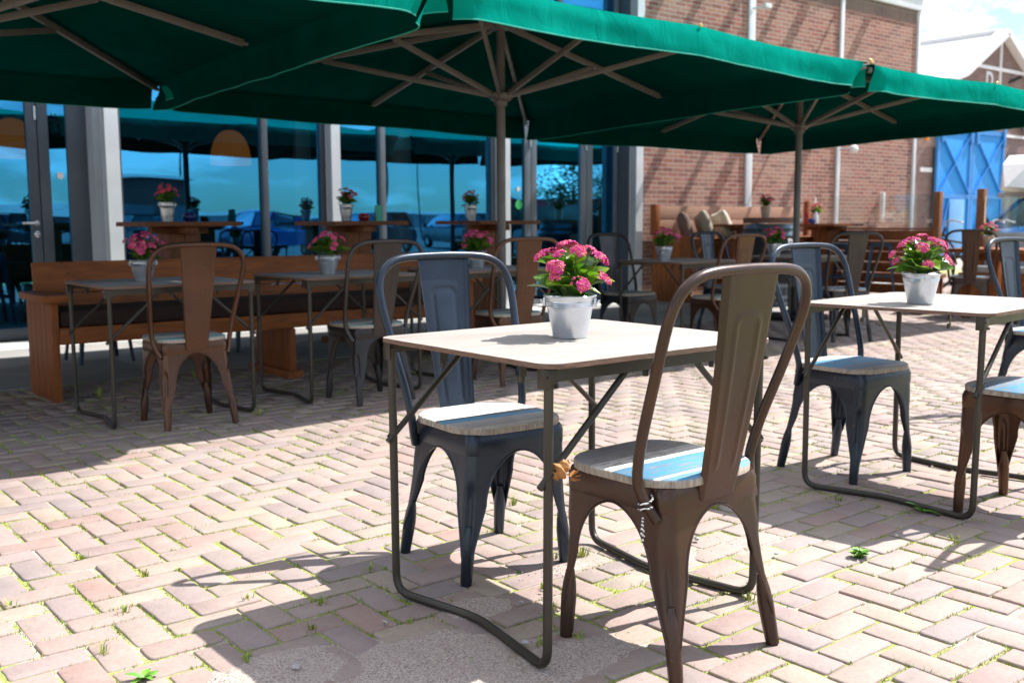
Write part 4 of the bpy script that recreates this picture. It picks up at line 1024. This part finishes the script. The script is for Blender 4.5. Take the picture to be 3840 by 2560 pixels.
m.build('planks',mFence,r); m=MB(); m.box(-.035,.035,-3.5,-.046,.815,.845,.003); m.build('rail',mPost,r)
m=MB(); m.box(-.05,.05,-.045,.045,0,1.46,.006); m.build('post',mPost,r); m=MB(); m.box(-.045,.045,-2.1,-2.02,.846,1.42,.006); m.build('post',mPost,r)
m=MB(); m.box(-.005,.005,-3.5,-.05,.847,1.37); m.build('glass_screen',mClear,r,smooth=False)
# lounge bench, cushions, timber table at the right
r=empty('corner_bench',(12.60,3.4,0),0,'low timber bench along the right plank fence','bench')
m=MB(); m.box(-.25,.25,0,2.95,.36,.41,.004); m.build('seat',mBench,r); m=MB(); m.box(-.25,-.20,.02,2.93,.06,.355,.004); m.build('front_board',mBench,r); m=MB(); m.box(.26,.31,0,2.95,.36,.80,.005); m.build('backrest',mBench,r)
for i,(y,lb) in enumerate(((5.85,'grey back cushion behind the brown chair on the corner bench'),(5.18,'grey back cushion at the right edge behind the flower pot'),(4.5,'grey back cushion furthest right on the corner bench'))):
    m=MB(); M=Matrix.Translation((12.72,y,.66))@Matrix.Rotation(rad(10),4,'Y'); m.box(-.08,.08,-.32,.32,-.24,.25,.06,M); tag(m.build('back_cushion',mGreyCush),lb,'cushion','grey cushions on the corner bench')
m=MB(); m.box(12.36,12.62,3.42,6.32,.412,.50,.03); tag(m.build('seat_cushion',mGreyCush),'long grey seat cushion on the corner bench','cushion')
r=empty('timber_table',(11.25,4.95,0),rad(0),'dark timber table at the right edge carrying a flower pot','table')
m=MB()
for k in range(5): m.box(-.40+k*.16+.003,-.40+(k+1)*.16-.003,-.85,.75,.705,.75,.003)
m.build('tabletop',mBenchV,r)
for x in (-.30,.30):
    for y in (-.65,.55): m=MB(); m.box(x-.05,x+.05,y-.05,y+.05,0,.704,.005); m.build('leg',mBenchV,r)
m=MB(); m.box(-.25,.25,-.6,.5,.62,.70,.004); m.build('apron',mBench,r)
r=empty('timber_stool',(11.1,6.05,0),rad(20),'small timber stool at the end of the timber table','stool')
m=MB(); m.box(-.20,.20,-.16,.16,.40,.45,.005); m.build('seat',mPost,r)
for x in (-.15,.15): m=MB(); m.box(x-.03,x+.03,-.13,.13,0,.399,.004); m.build('leg',mPost,r)
# ------------------------------------------------------------------ twisted paper and tag string
mPaper=M_var('brown_kraft_paper',(.26,.11,.03),(.42,.19,.055),.7,0,20,.5,60)
m=MB(); 
def crumple(c,n,ax): 
    m.lathe([(.004,-n*.5)]+[(.021*math.sin(PI*(i+.5)/9)**.6+.005*math.sin(i*2.1),-n*.5+n*(i+.5)/9) for i in range(9)]+[(.004,n*.5)],seg=11,M=Matrix.Translation(c)@ax)
crumple((0,0,0),.060,Matrix.Rotation(rad(52),4,'Y')@Matrix.Rotation(rad(15),4,'X')@Matrix.Diagonal((.85,.85,1,1)))
for k in range(9):
    a=k*.7; p=Vector((.034,0,-.022)); d=Vector((.6+.4*math.cos(a*1.7),.6*math.sin(a),.5*math.cos(a))).normalized(); s=d.cross(Vector((.1,.3,1))).normalized()
    m.add([p,p+d*.018+s*.009,p+d*.025-s*.002,p+d*.016-s*.010],[(0,1,2,3)])
for v in m.bm.verts: v.co+=Vector((noise.noise(v.co*90),noise.noise(v.co*90+Vector((9,0,0))),noise.noise(v.co*90+Vector((0,9,0)))))*.006
tag(m.build('paper_twist',mPaper,ang=20,loc=(1.528,1.712,.492)),'twist of brown paper knotted around the nearest table leg','paper')
def M_cord():
    t=NT('black_white_cord'); tc=t.n('ShaderNodeTexCoord'); w=t.n('ShaderNodeTexWave'); w.inputs['Scale'].default_value=55; w.bands_direction='DIAGONAL'; t.l(tc.outputs['Object'],w.inputs['Vector']); t.base(t.ramp(w.outputs['Color'],[(.45,(.02,.02,.03)),(.55,(.75,.74,.72))],'CONSTANT')); t.set(.8); return t.m
m=MB(); cc=Vector((1.6755,1.58,.385)); 
m.tube([cc+Vector((.0165*math.cos(a),.0165*math.sin(a),.006*math.sin(a*.5)+.002*k)) for k,a in enumerate([q*PI/6 for q in range(25)])],.0024,6)
for dx,dz in ((-.006,-.038),(.004,-.044),(.0,-.058)): m.tube(catmull([cc+Vector((-.015,-.006,0)),cc+Vector((-.020+dx*.3,-.010,dz*.4)),cc+Vector((-.018+dx,-.010,dz))],4),.0022,6)
tag(m.build('cord_knot',M_cord(),ang=70),'black and white cord knotted at the back of the foreground brown chair','cord')

# ================================================================== BEYOND THE TERRACE
Gb=empty('gabled_warehouse',(31.1,15,0),0,'brick warehouse with steep white gable roof and big blue sliding doors','building')
AP=6.62; 
m=MB(); m.prism([(-4.6,0),(5.0,0),(5.0,4.55),(2.35,5.12),(0,AP-.12),(-2.35,5.12),(-4.6,4.55)],.0,.30,'y'); m.build('gable_wall',mBrickFar,Gb,smooth=False)
m=MB()
for a,b in (((-4.9,4.50),(-2.35,5.25)),((-2.35,5.25),(0,AP)),((0,AP),(2.35,5.25)),((2.35,5.25),(5.2,4.50))): m.beam((a[0],-.08,a[1]),(b[0],-.08,b[1]),.36,.20)
m.build('bargeboard',mWhiteP,Gb)
for q in ((-.045,.045,-.05,-.001,3.98,AP-.2),(-1.75,-.046,-.055,-.001,5.50,5.60),(.046,1.75,-.055,-.001,5.50,5.60),(.5,5,-.04,-.001,3.58,3.66),(-4.35,-3.75,-.05,-.001,2.40,2.52)): m=MB(); m.box(*q); m.build('white_band',mWhiteP,Gb)
mRoof=M_var('pale_roof_sheet',(.52,.54,.54),(.62,.63,.63),.6,0,2)
m=MB()
for s in (-1,1):
    for (a,b,c,d) in ((0,AP+.04,2.40,5.27),(2.40,5.27,5.2,4.48)):
        m.add([(s*a,.0,b),(s*c,.0,d),(s*c,34,d),(s*a,34,b)],[(0,1,2,3)]); m.add([(s*a,.0,b-.10),(s*c,.0,d-.10),(s*c,34,d-.10),(s*a,34,b-.10)],[(0,1,2,3)])
m.build('roof',mRoof,Gb,smooth=False); m=MB(); m.tube([(0,0,AP+.06),(0,34,AP+.06)],.09,10); m.build('ridge',mWhiteP,Gb)
m=MB(); m.tube([(-2.43,.3,5.20),(-2.43,34,5.20)],.07,8); m.build('gutter',M_var('green_grey_gutter',(.22,.28,.24),(.28,.34,.3),.5),Gb)
for a in (-4.6,4.7): m=MB(); m.box(a,a+.3,.3,34,0,4.5); m.build('side_wall',mBrickFar,Gb,smooth=False)
mBlueDoor=M_wood('blue_painted_planks',(.02,.24,.62),(.06,.36,.78),(13,13,.9),.55,False,2.6,.2); mBlueD2=M_var('blue_door_frame',(.02,.19,.52),(.03,.25,.62),.5,0,3)
for x0,x1 in ((-3.70,-1.72),(-1.70,.28)):
    m=MB(); n=14; w=(x1-x0)/n
    for k in range(n): m.box(x0+k*w+.006,x0+(k+1)*w-.006,-.13,-.09,.05,3.66,.004)
    d=m.build('sliding_door',mBlueDoor,Gb); m=MB(); f=-.165
    m.box(x0,x0+.13,f,-.131,.05,3.72); m.box(x1-.13,x1,f,-.131,.05,3.72); m.box(x0+.13,x1-.13,f,-.131,3.56,3.70); m.box(x0+.13,x1-.13,f,-.131,1.68,1.80); m.box(x0+.13,x1-.13,f,-.131,.05,.17)
    m.beam((x0+.15,f+.012,3.50),(x1-.15,f+.012,1.84),.04,.09,(0,-1,0)); m.beam((x1-.15,f+.014,3.50),(x0+.15,f+.014,1.84),.04,.09,(0,-1,0)); m.beam((x0+.15,f+.012,.2),(x0+.7,f+.012,1.66),.04,.09,(0,-1,0)); m.build('door_frame',mBlueD2,d)
    m=MB()
    for x in (x0+.2,x1-.12): m.box(x-.08,x+.08,f-.05,f-.002,3.25,3.95,.03); 
    m.build('hanger',mBlueD2,d)
m=MB(); m.box(-2.95,-2.10,-.19,-.166,.1,1.66,.006); m.build('wicket_door',M_var('light_blue_door',(.10,.30,.58),(.14,.36,.64),.5,0,3),Gb)
m=MB(); m.box(-.9+1.2,5,-.06,.0,2.36,2.48); m.build('lintel',mWhiteP,Gb); m=MB(); m.box(.5,4.6,-.03,-.001,.9,2.35); m.build('window',M_var('dark_window',(.03,.06,.07),(.05,.09,.1),.15),Gb)
text_mesh('D',.62,'wall_letter',mPaintW,Gb,lambda x,y:Vector((-.60+x,-.012,5.19+y)),bold=.02)
m=MB(); m.beam((.76,-.04,5.28),(.90,-.26,5.40),.10,.10); m.beam((.62,-.02,5.22),(.77,-.05,5.28),.05,.05); m.build('floodlight',mBlackRub,Gb)
m=MB(); m.ico((1.70,-.25,4.0),.26,2,(1,1,1.3)); m.tube([(1.7,0,4.4),(1.7,-.25,4.32)],.03,8); m.build('wall_lantern',mGreySteel,Gb)
m=MB(); m.ico((-4.2,-.10,3.30),.065,2); m.build('alarm_light',M_var('orange_alarm_light',(.75,.28,.02),(.8,.33,.03),.4),Gb)
m=MB(); m.tube([(.85,-.35,2.72),(5,-.35,2.72)],.16,16); m.build('awning_roll',M_var('blue_awning_roll',(.10,.16,.55),(.14,.2,.62),.5,0,2),Gb)
# blue car parked beyond the fence with a white hull on its roof
mCar=M_var('blue_car_paint',(.015,.10,.30),(.02,.13,.36),.2,.2,2); mCarGl=M_glass('car_glass',(.35,.5,.5),(.7,.85,.95),.10,1.0)
c=empty('parked_car',(16.55,7.52,0),0,'blue car parked beyond the glass fence at the right edge','car')
sec=[(-.0,.35,.66,.84),(.15,.30,.86,.88),(.45,.30,.95,.86),(1.85,.35,.98,.85),(2.6,.35,.97,.85),(3.6,.35,.95,.85),(4.2,.40,.88,.80)]
m=MB(); V=[]
for (x,z0,z1,hw) in sec:
    V.append([m.bm.verts.new(p) for p in ((x,-hw*.93,z0),(x,-hw,(z0+z1)/2),(x,-hw*.95,z1-.06),(x,-hw*.82,z1),(x,hw*.82,z1),(x,hw*.95,z1-.06),(x,hw,(z0+z1)/2),(x,hw*.93,z0))])
for A,B in zip(V,V[1:]):
    for k in range(8): m.bm.faces.new((A[k],A[(k+1)%8],B[(k+1)%8],B[k]))
m.bm.faces.new(V[0]); m.bm.faces.new(V[-1][::-1]); m.build('body',mCar,c,ang=40)
m=MB(); rf=[(1.35,.64),(2.3,.66),(3.2,.66),(3.7,.62)]
V=[[m.bm.verts.new(p) for p in ((x,-w,1.40),(x,-w*.9,1.44),(x,w*.9,1.44),(x,w,1.40))] for x,w in rf]
for A,B in zip(V,V[1:]):
    for k in range(4): m.bm.faces.new((A[k],A[(k+1)%4],B[(k+1)%4],B[k]))
m.build('roof',mCar,c)
m=MB()
for s in (-1,1):
    m.beam((.43,s*.72,.95),(1.36,s*.63,1.41),.05,.05); m.beam((2.75,s*.78,.97),(2.75,s*.65,1.41),.05,.05); m.beam((4.0,s*.74,.92),(3.68,s*.62,1.41),.06,.06)
m.build('pillar',mCar,c)
m=MB(); m.add([(.45,-.70,.955),(.45,.70,.955),(1.36,.61,1.40),(1.36,-.61,1.40)],[(0,1,2,3)]); m.build('windscreen',mCarGl,c,smooth=False)
for s in (-1,1):
    m=MB(); m.add([(.56,s*.765,.965),(2.73,s*.775,.975),(2.73,s*.652,1.40),(1.38,s*.635,1.40)],[(0,1,2,3)]); m.build('side_window',mCarGl,c,smooth=False); m=MB(); m.add([(2.77,s*.775,.975),(3.95,s*.75,.935),(3.66,s*.625,1.40),(2.77,s*.652,1.40)],[(0,1,2,3)]); m.build('side_window',mCarGl,c,smooth=False)
    m=MB(); m.ico((.72,s*.95,1.02),.10,2,(.6,1,1.15)); m.build('wing_mirror',mBlackRub,c)
    for x in (.72,3.45):
        m=MB(); M=Matrix.Translation((x,s*.80,.31))@Matrix.Rotation(rad(90),4,'X'); m.lathe([(.20,-.09),(.29,-.09),(.31,-.05),(.31,.05),(.29,.09),(.20,.09)],seg=28,M=M); w=m.build('wheel',mBlackRub,c); m=MB(); m.lathe([(0,-.06),(.19,-.07),(.20,.07),(0,.06)],seg=20,M=M); m.build('rim',mStainless,w)
    m=MB(); m.ico((.03,s*.60,.66),.10,2,(.6,1.3,.8)); m.build('headlight',mClear,c)
m=MB(); m.box(.6,1.4,-.6,.6,.60,.9,.05); m.build('dashboard',mBlackRub,c)
h=empty('boat_hull',(16.05,8.0,1.446),0,'white pointed hull raised on the roof of the blue car','boat')
m=MB(); st=[(.95,.02,.06,.16),(1.3,.25,.03,.55),(1.9,.45,.0,.72),(2.8,.55,.0,.75),(3.9,.5,.0,.72)]
V=[[m.bm.verts.new(p) for p in ((x,-w,z0+.10),(x,-w*.9,z1),(x,w*.9,z1),(x,w,z0+.10),(x,0,z0+.10*0+.08))] for x,w,z0,z1 in st]
for A,B in zip(V,V[1:]):
    for k in range(5): m.bm.faces.new((A[k],A[(k+1)%5],B[(k+1)%5],B[k]))
m.bm.faces.new(V[0]); m.bm.faces.new(V[-1]); m.build('hull',mWhiteP,h,ang=20)
for a in (1.95,3.2): m=MB(); m.box(a,a+.1,-.6,.6,.0,.09,.01); m.build('roof_bar',mGreySteel,h)
# bicycles
def bicycle(loc,rz,lb):
    b=empty('bicycle',loc,rz,lb,'bicycle','bicycles parked beyond the plank fence')
    for x in (-.52,.53):
        m=MB(); m.tube([(x+.335*math.cos(a),0,.345+.335*math.sin(a)) for a in [2*PI*k/32 for k in range(32)]],.020,8,closed=True); w=m.build('wheel',mBlackRub,b)
        m=MB()
        for k in range(14): a=2*PI*k/14; m.tube([(x,.0,.345),(x+.32*math.cos(a),0,.345+.32*math.sin(a))],.0016,4)
        m.tube([(x,-.04,.345),(x,.04,.345)],.022,10); m.build('spokes',mStainless,w)
        m=MB(); m.tube([(x+.375*math.cos(a),0,.345+.375*math.sin(a)) for a in [PI*.05+PI*.9*k/14 for k in range(15)]],.014,6); m.build('mudguard',mBlackRub,b)
    m=MB(); hd=(.36,0,.86);bb=(-.05,0,.29);se=(-.22,0,.80)
    for a,c_ in ((hd,bb),(bb,se),((.38,0,.78),(-.19,0,.68)),(bb,(-.52,0,.345)),(se,(-.52,0,.345)),((.34,0,.95),(.53,0,.345))): m.tube([a,c_],.016,8)
    m.build('frame',mDark,b); m=MB(); m.tube([(.10,-.30,1.02),(.22,-.28,1.06),(.32,-.06,1.05),(.33,0,.97),(.32,.06,1.05),(.22,.28,1.06),(.10,.30,1.02)],.012,8); m.build('handlebar',mStainless,b)
    m=MB(); m.ico((-.26,0,.90),.13,2,(1.1,.7,.32)); m.tube([(-.22,0,.78),(-.25,0,.88)],.014,8); m.build('saddle',mBlackRub,b)
    m=MB(); m.box(-.78,-.30,-.07,.07,.72,.735,.003); m.build('carrier',mStainless,b); m=MB(); m.ico((.47,0,.86),.05,2); m.build('front_light',mStainless,b)
bicycle((14.6,7.35,0),rad(118),'dark bicycle parked in the gap before the blue doors'); bicycle((15.3,7.0,0),rad(128),'dark bicycle behind the first one, near the brown post')
mCar2=M_var('dark_car_paint',(.02,.022,.03),(.03,.035,.05),.2,.3,2); mCar3=M_var('silver_car_paint',(.22,.24,.26),(.28,.3,.32),.25,.5,2)
for i,(x,y,rz) in enumerate(((6.5,-13,90),(10.5,-15,88),(15,-14,92),(20,-16,90),(26,-18,95),(33,-20,92),(41,-24,90))):
    o=copy_tree(c,(x,y,-.05),rad(rz),'car parked across the road, seen only as a reflection in the glass','car','cars parked across the road')
    for ch in o.children:
        if ch.active_material==mCar: ch.material_slots[0].link='OBJECT'; ch.material_slots[0].material=(mCar2,mCar3,mCar)[i%3]
# ------------------------------------------------------------------ far side of the quay (mirrored in the windows)
mShed=M_var('dark_shed_boards',(.05,.05,.055),(.09,.085,.08),.8,0,.6); mCorr=M_var('corrugated_roof',(.20,.19,.18),(.32,.31,.30),.7,0,.5,.0)
def shed(name,x,y,w,d,h,rh,wall,lb):
    b=empty(name,(x,y,-.05),0,lb,'building','buildings across the quay'); m=MB(); m.box(-w/2,w/2,-d/2,d/2,0,h); m.build('wall',wall,b,smooth=False)
    m=MB(); m.prism([(-d/2-.3,h+.01),(d/2+.3,h+.01),(0,h+rh)],-w/2-.3,w/2+.3,'x'); m.build('roof',mCorr,b,smooth=False)
    m=MB()
    for k in range(max(2,int(w/5))): q=-w/2+(k+.5)*w/max(2,int(w/5)); m.box(q-.9,q+.9,d/2+.01,d/2+.06,.9,2.3)
    m.build('window',mAnth2,b)
shed('harbour_shed',38,-150,44,14,2.7,1.8,mShed,'long low shed with corrugated roof across the quay')
shed('quay_house',21.4,-42,4.4,4,3.6,.3,M_var('dark_brick_far',(.10,.06,.05),(.14,.08,.07),.9,0,1),'dark flat block across the quay')
shed('harbour_hall',130,-200,110,18,2.8,.8,M_var('grey_hall_wall',(.25,.27,.3),(.33,.35,.37),.7,0,.4),'pale long hall across the quay')
shed('red_kiosk',69,-60,11,5,3.3,.3,M_var('red_kiosk_wall',(.40,.02,.03),(.48,.03,.04),.5,0,.5),'red kiosk across the quay')
for x,y,hh in ((34.6,-36,9),(44,-60,8),(60,-70,10),(27,-50,8)):
    b=empty('lamp_post',(x,y,-.05),0,'slender lamp post on the open quay','lamp post','lamp posts along the quay'); m=MB(); m.tube([(0,0,0),(0,0,hh)],[.10,.05],8); m.build('pole',mDark,b); m=MB(); m.box(-.1,.8,-.08,.08,hh-.06,hh+.06,.02); m.build('lamp_head',mGreySteel,b)
b=empty('quay_tree',(30,-13,-.75),0,'round leafy tree on the open quay','tree'); m=MB(); m.tube([(0,0,0),(.05,0,1.6),(-.05,.1,3.4)],[.16,.12,.06],10)
for k in range(7): a=k*.9; m.tube([(0,0,1.5+.2*k),(math.cos(a)*.6,math.sin(a)*.6,2.2+.25*k),(math.cos(a)*1.1,math.sin(a)*1.1,2.6+.3*k)],[.05,.035,.015],6)
m.build('trunk',mBar,b); m=MB(); rl=random.Random(2)
for k in range(2600):
    v=Vector((rl.gauss(0,1),rl.gauss(0,1),rl.gauss(0,1))).normalized()*rl.random()**.4; p=Vector((v.x*1.55,v.y*1.55,3.1+v.z*1.5)); p+=Vector((noise.noise(p*1.3),noise.noise(p*1.3+Vector((5,0,0))),noise.noise(p*1.3+Vector((0,5,0)))))*.5
    a=rl.uniform(0,6.3); s=rl.uniform(.06,.13); q=Vector((math.cos(a),math.sin(a),rl.uniform(-.6,.6)))*s; t_=Vector((-math.sin(a),math.cos(a),rl.uniform(-.5,.5)))*s*.6
    m.add([p-q,p+t_,p+q,p-t_],[(0,1,2,3)])
m.build('crown',M_var('tree_leaves',(.03,.07,.015),(.06,.12,.03),.6,0,2),b,smooth=False,recalc=False)

# ================================================================== LIGHT, SKY, CAMERA
SUN_AZ=rad(-13); SUN_EL=rad(54)
sd=Vector((math.cos(SUN_AZ)*math.cos(SUN_EL),math.sin(SUN_AZ)*math.cos(SUN_EL),math.sin(SUN_EL)))
sl=bpy.data.lights.new('sun','SUN'); sl.energy=5.0; sl.angle=rad(.53); sl.color=(1,.965,.925)
so=bpy.data.objects.new('sun',sl); COL.objects.link(so); so.rotation_euler=(-sd).to_track_quat('-Z','Y').to_euler(); so.location=sd*40
w=bpy.data.worlds.new('World'); scn.world=w; w.use_nodes=True; nt=w.node_tree; bg=nt.nodes['Background']
sky=nt.nodes.new('ShaderNodeTexSky'); sky.sky_type='NISHITA'; sky.sun_disc=False; sky.sun_elevation=SUN_EL; sky.sun_rotation=PI/2-SUN_AZ; sky.air_density=1.0; sky.dust_density=.6; sky.ozone_density=1.6
tc=nt.nodes.new('ShaderNodeTexCoord'); sp=nt.nodes.new('ShaderNodeSeparateXYZ'); nt.links.new(tc.outputs['Generated'],sp.inputs[0])
def wm(op,a,b):
    q=nt.nodes.new('ShaderNodeMath'); q.operation=op
    for i,v in ((0,a),(1,b)):
        if isinstance(v,(int,float)): q.inputs[i].default_value=v
        else: nt.links.new(v,q.inputs[i])
    return q.outputs[0]
zc=wm('ADD',wm('MAXIMUM',sp.outputs[2],0.0),.22); cx=wm('DIVIDE',sp.outputs[0],zc); cy=wm('DIVIDE',sp.outputs[1],zc)
cb=nt.nodes.new('ShaderNodeCombineXYZ'); nt.links.new(cx,cb.inputs[0]); nt.links.new(cy,cb.inputs[1]); cb.inputs[2].default_value=3.7
no=nt.nodes.new('ShaderNodeTexNoise'); no.inputs['Scale'].default_value=1.5; no.inputs['Detail'].default_value=9; no.inputs['Roughness'].default_value=.58; nt.links.new(cb.outputs[0],no.inputs['Vector'])
rp_=nt.nodes.new('ShaderNodeValToRGB'); rp_.color_ramp.elements[0].position=.46; rp_.color_ramp.elements[1].position=.60; nt.links.new(no.outputs['Fac'],rp_.inputs[0])
mx=nt.nodes.new('ShaderNodeMix'); mx.data_type='RGBA'; nt.links.new(wm('MULTIPLY',rp_.outputs[0],wm('MINIMUM',wm('MAXIMUM',wm('ADD',sp.outputs[1],.5),.42),.9)),mx.inputs[0]); nt.links.new(sky.outputs[0],mx.inputs[6]); mx.inputs[7].default_value=(18,18.2,18.6,1)
nt.links.new(mx.outputs[2],bg.inputs[0]); bg.inputs[1].default_value=.092
cam=bpy.data.cameras.new('camera'); co=bpy.data.objects.new('camera',cam); COL.objects.link(co); scn.camera=co
cam.sensor_width=36; cam.lens=35.55; cam.clip_start=.05; cam.clip_end=1500
pt=rad(6.737); ro=rad(-.24)
fwd=Vector((FX*math.cos(pt),FY*math.cos(pt),-math.sin(pt))); right0=Vector((FY,-FX,0)); up0=right0.cross(fwd)
Rt=right0*math.cos(ro)+up0*math.sin(ro); Up=-right0*math.sin(ro)+up0*math.cos(ro)
co.matrix_world=Matrix(((Rt.x,Up.x,-fwd.x,0),(Rt.y,Up.y,-fwd.y,0),(Rt.z,Up.z,-fwd.z,1.0628),(0,0,0,1)))
cam.dof.use_dof=True; cam.dof.focus_distance=2.75; cam.dof.aperture_fstop=4.5
scn.view_settings.view_transform='Standard'; scn.view_settings.look='None'; scn.view_settings.gamma=1; scn.view_settings.exposure=1.02
scn.cycles.max_bounces=8; scn.cycles.transparent_max_bounces=12; scn.cycles.caustics_reflective=False; scn.cycles.caustics_refractive=False; scn.cycles.sample_clamp_indirect=6
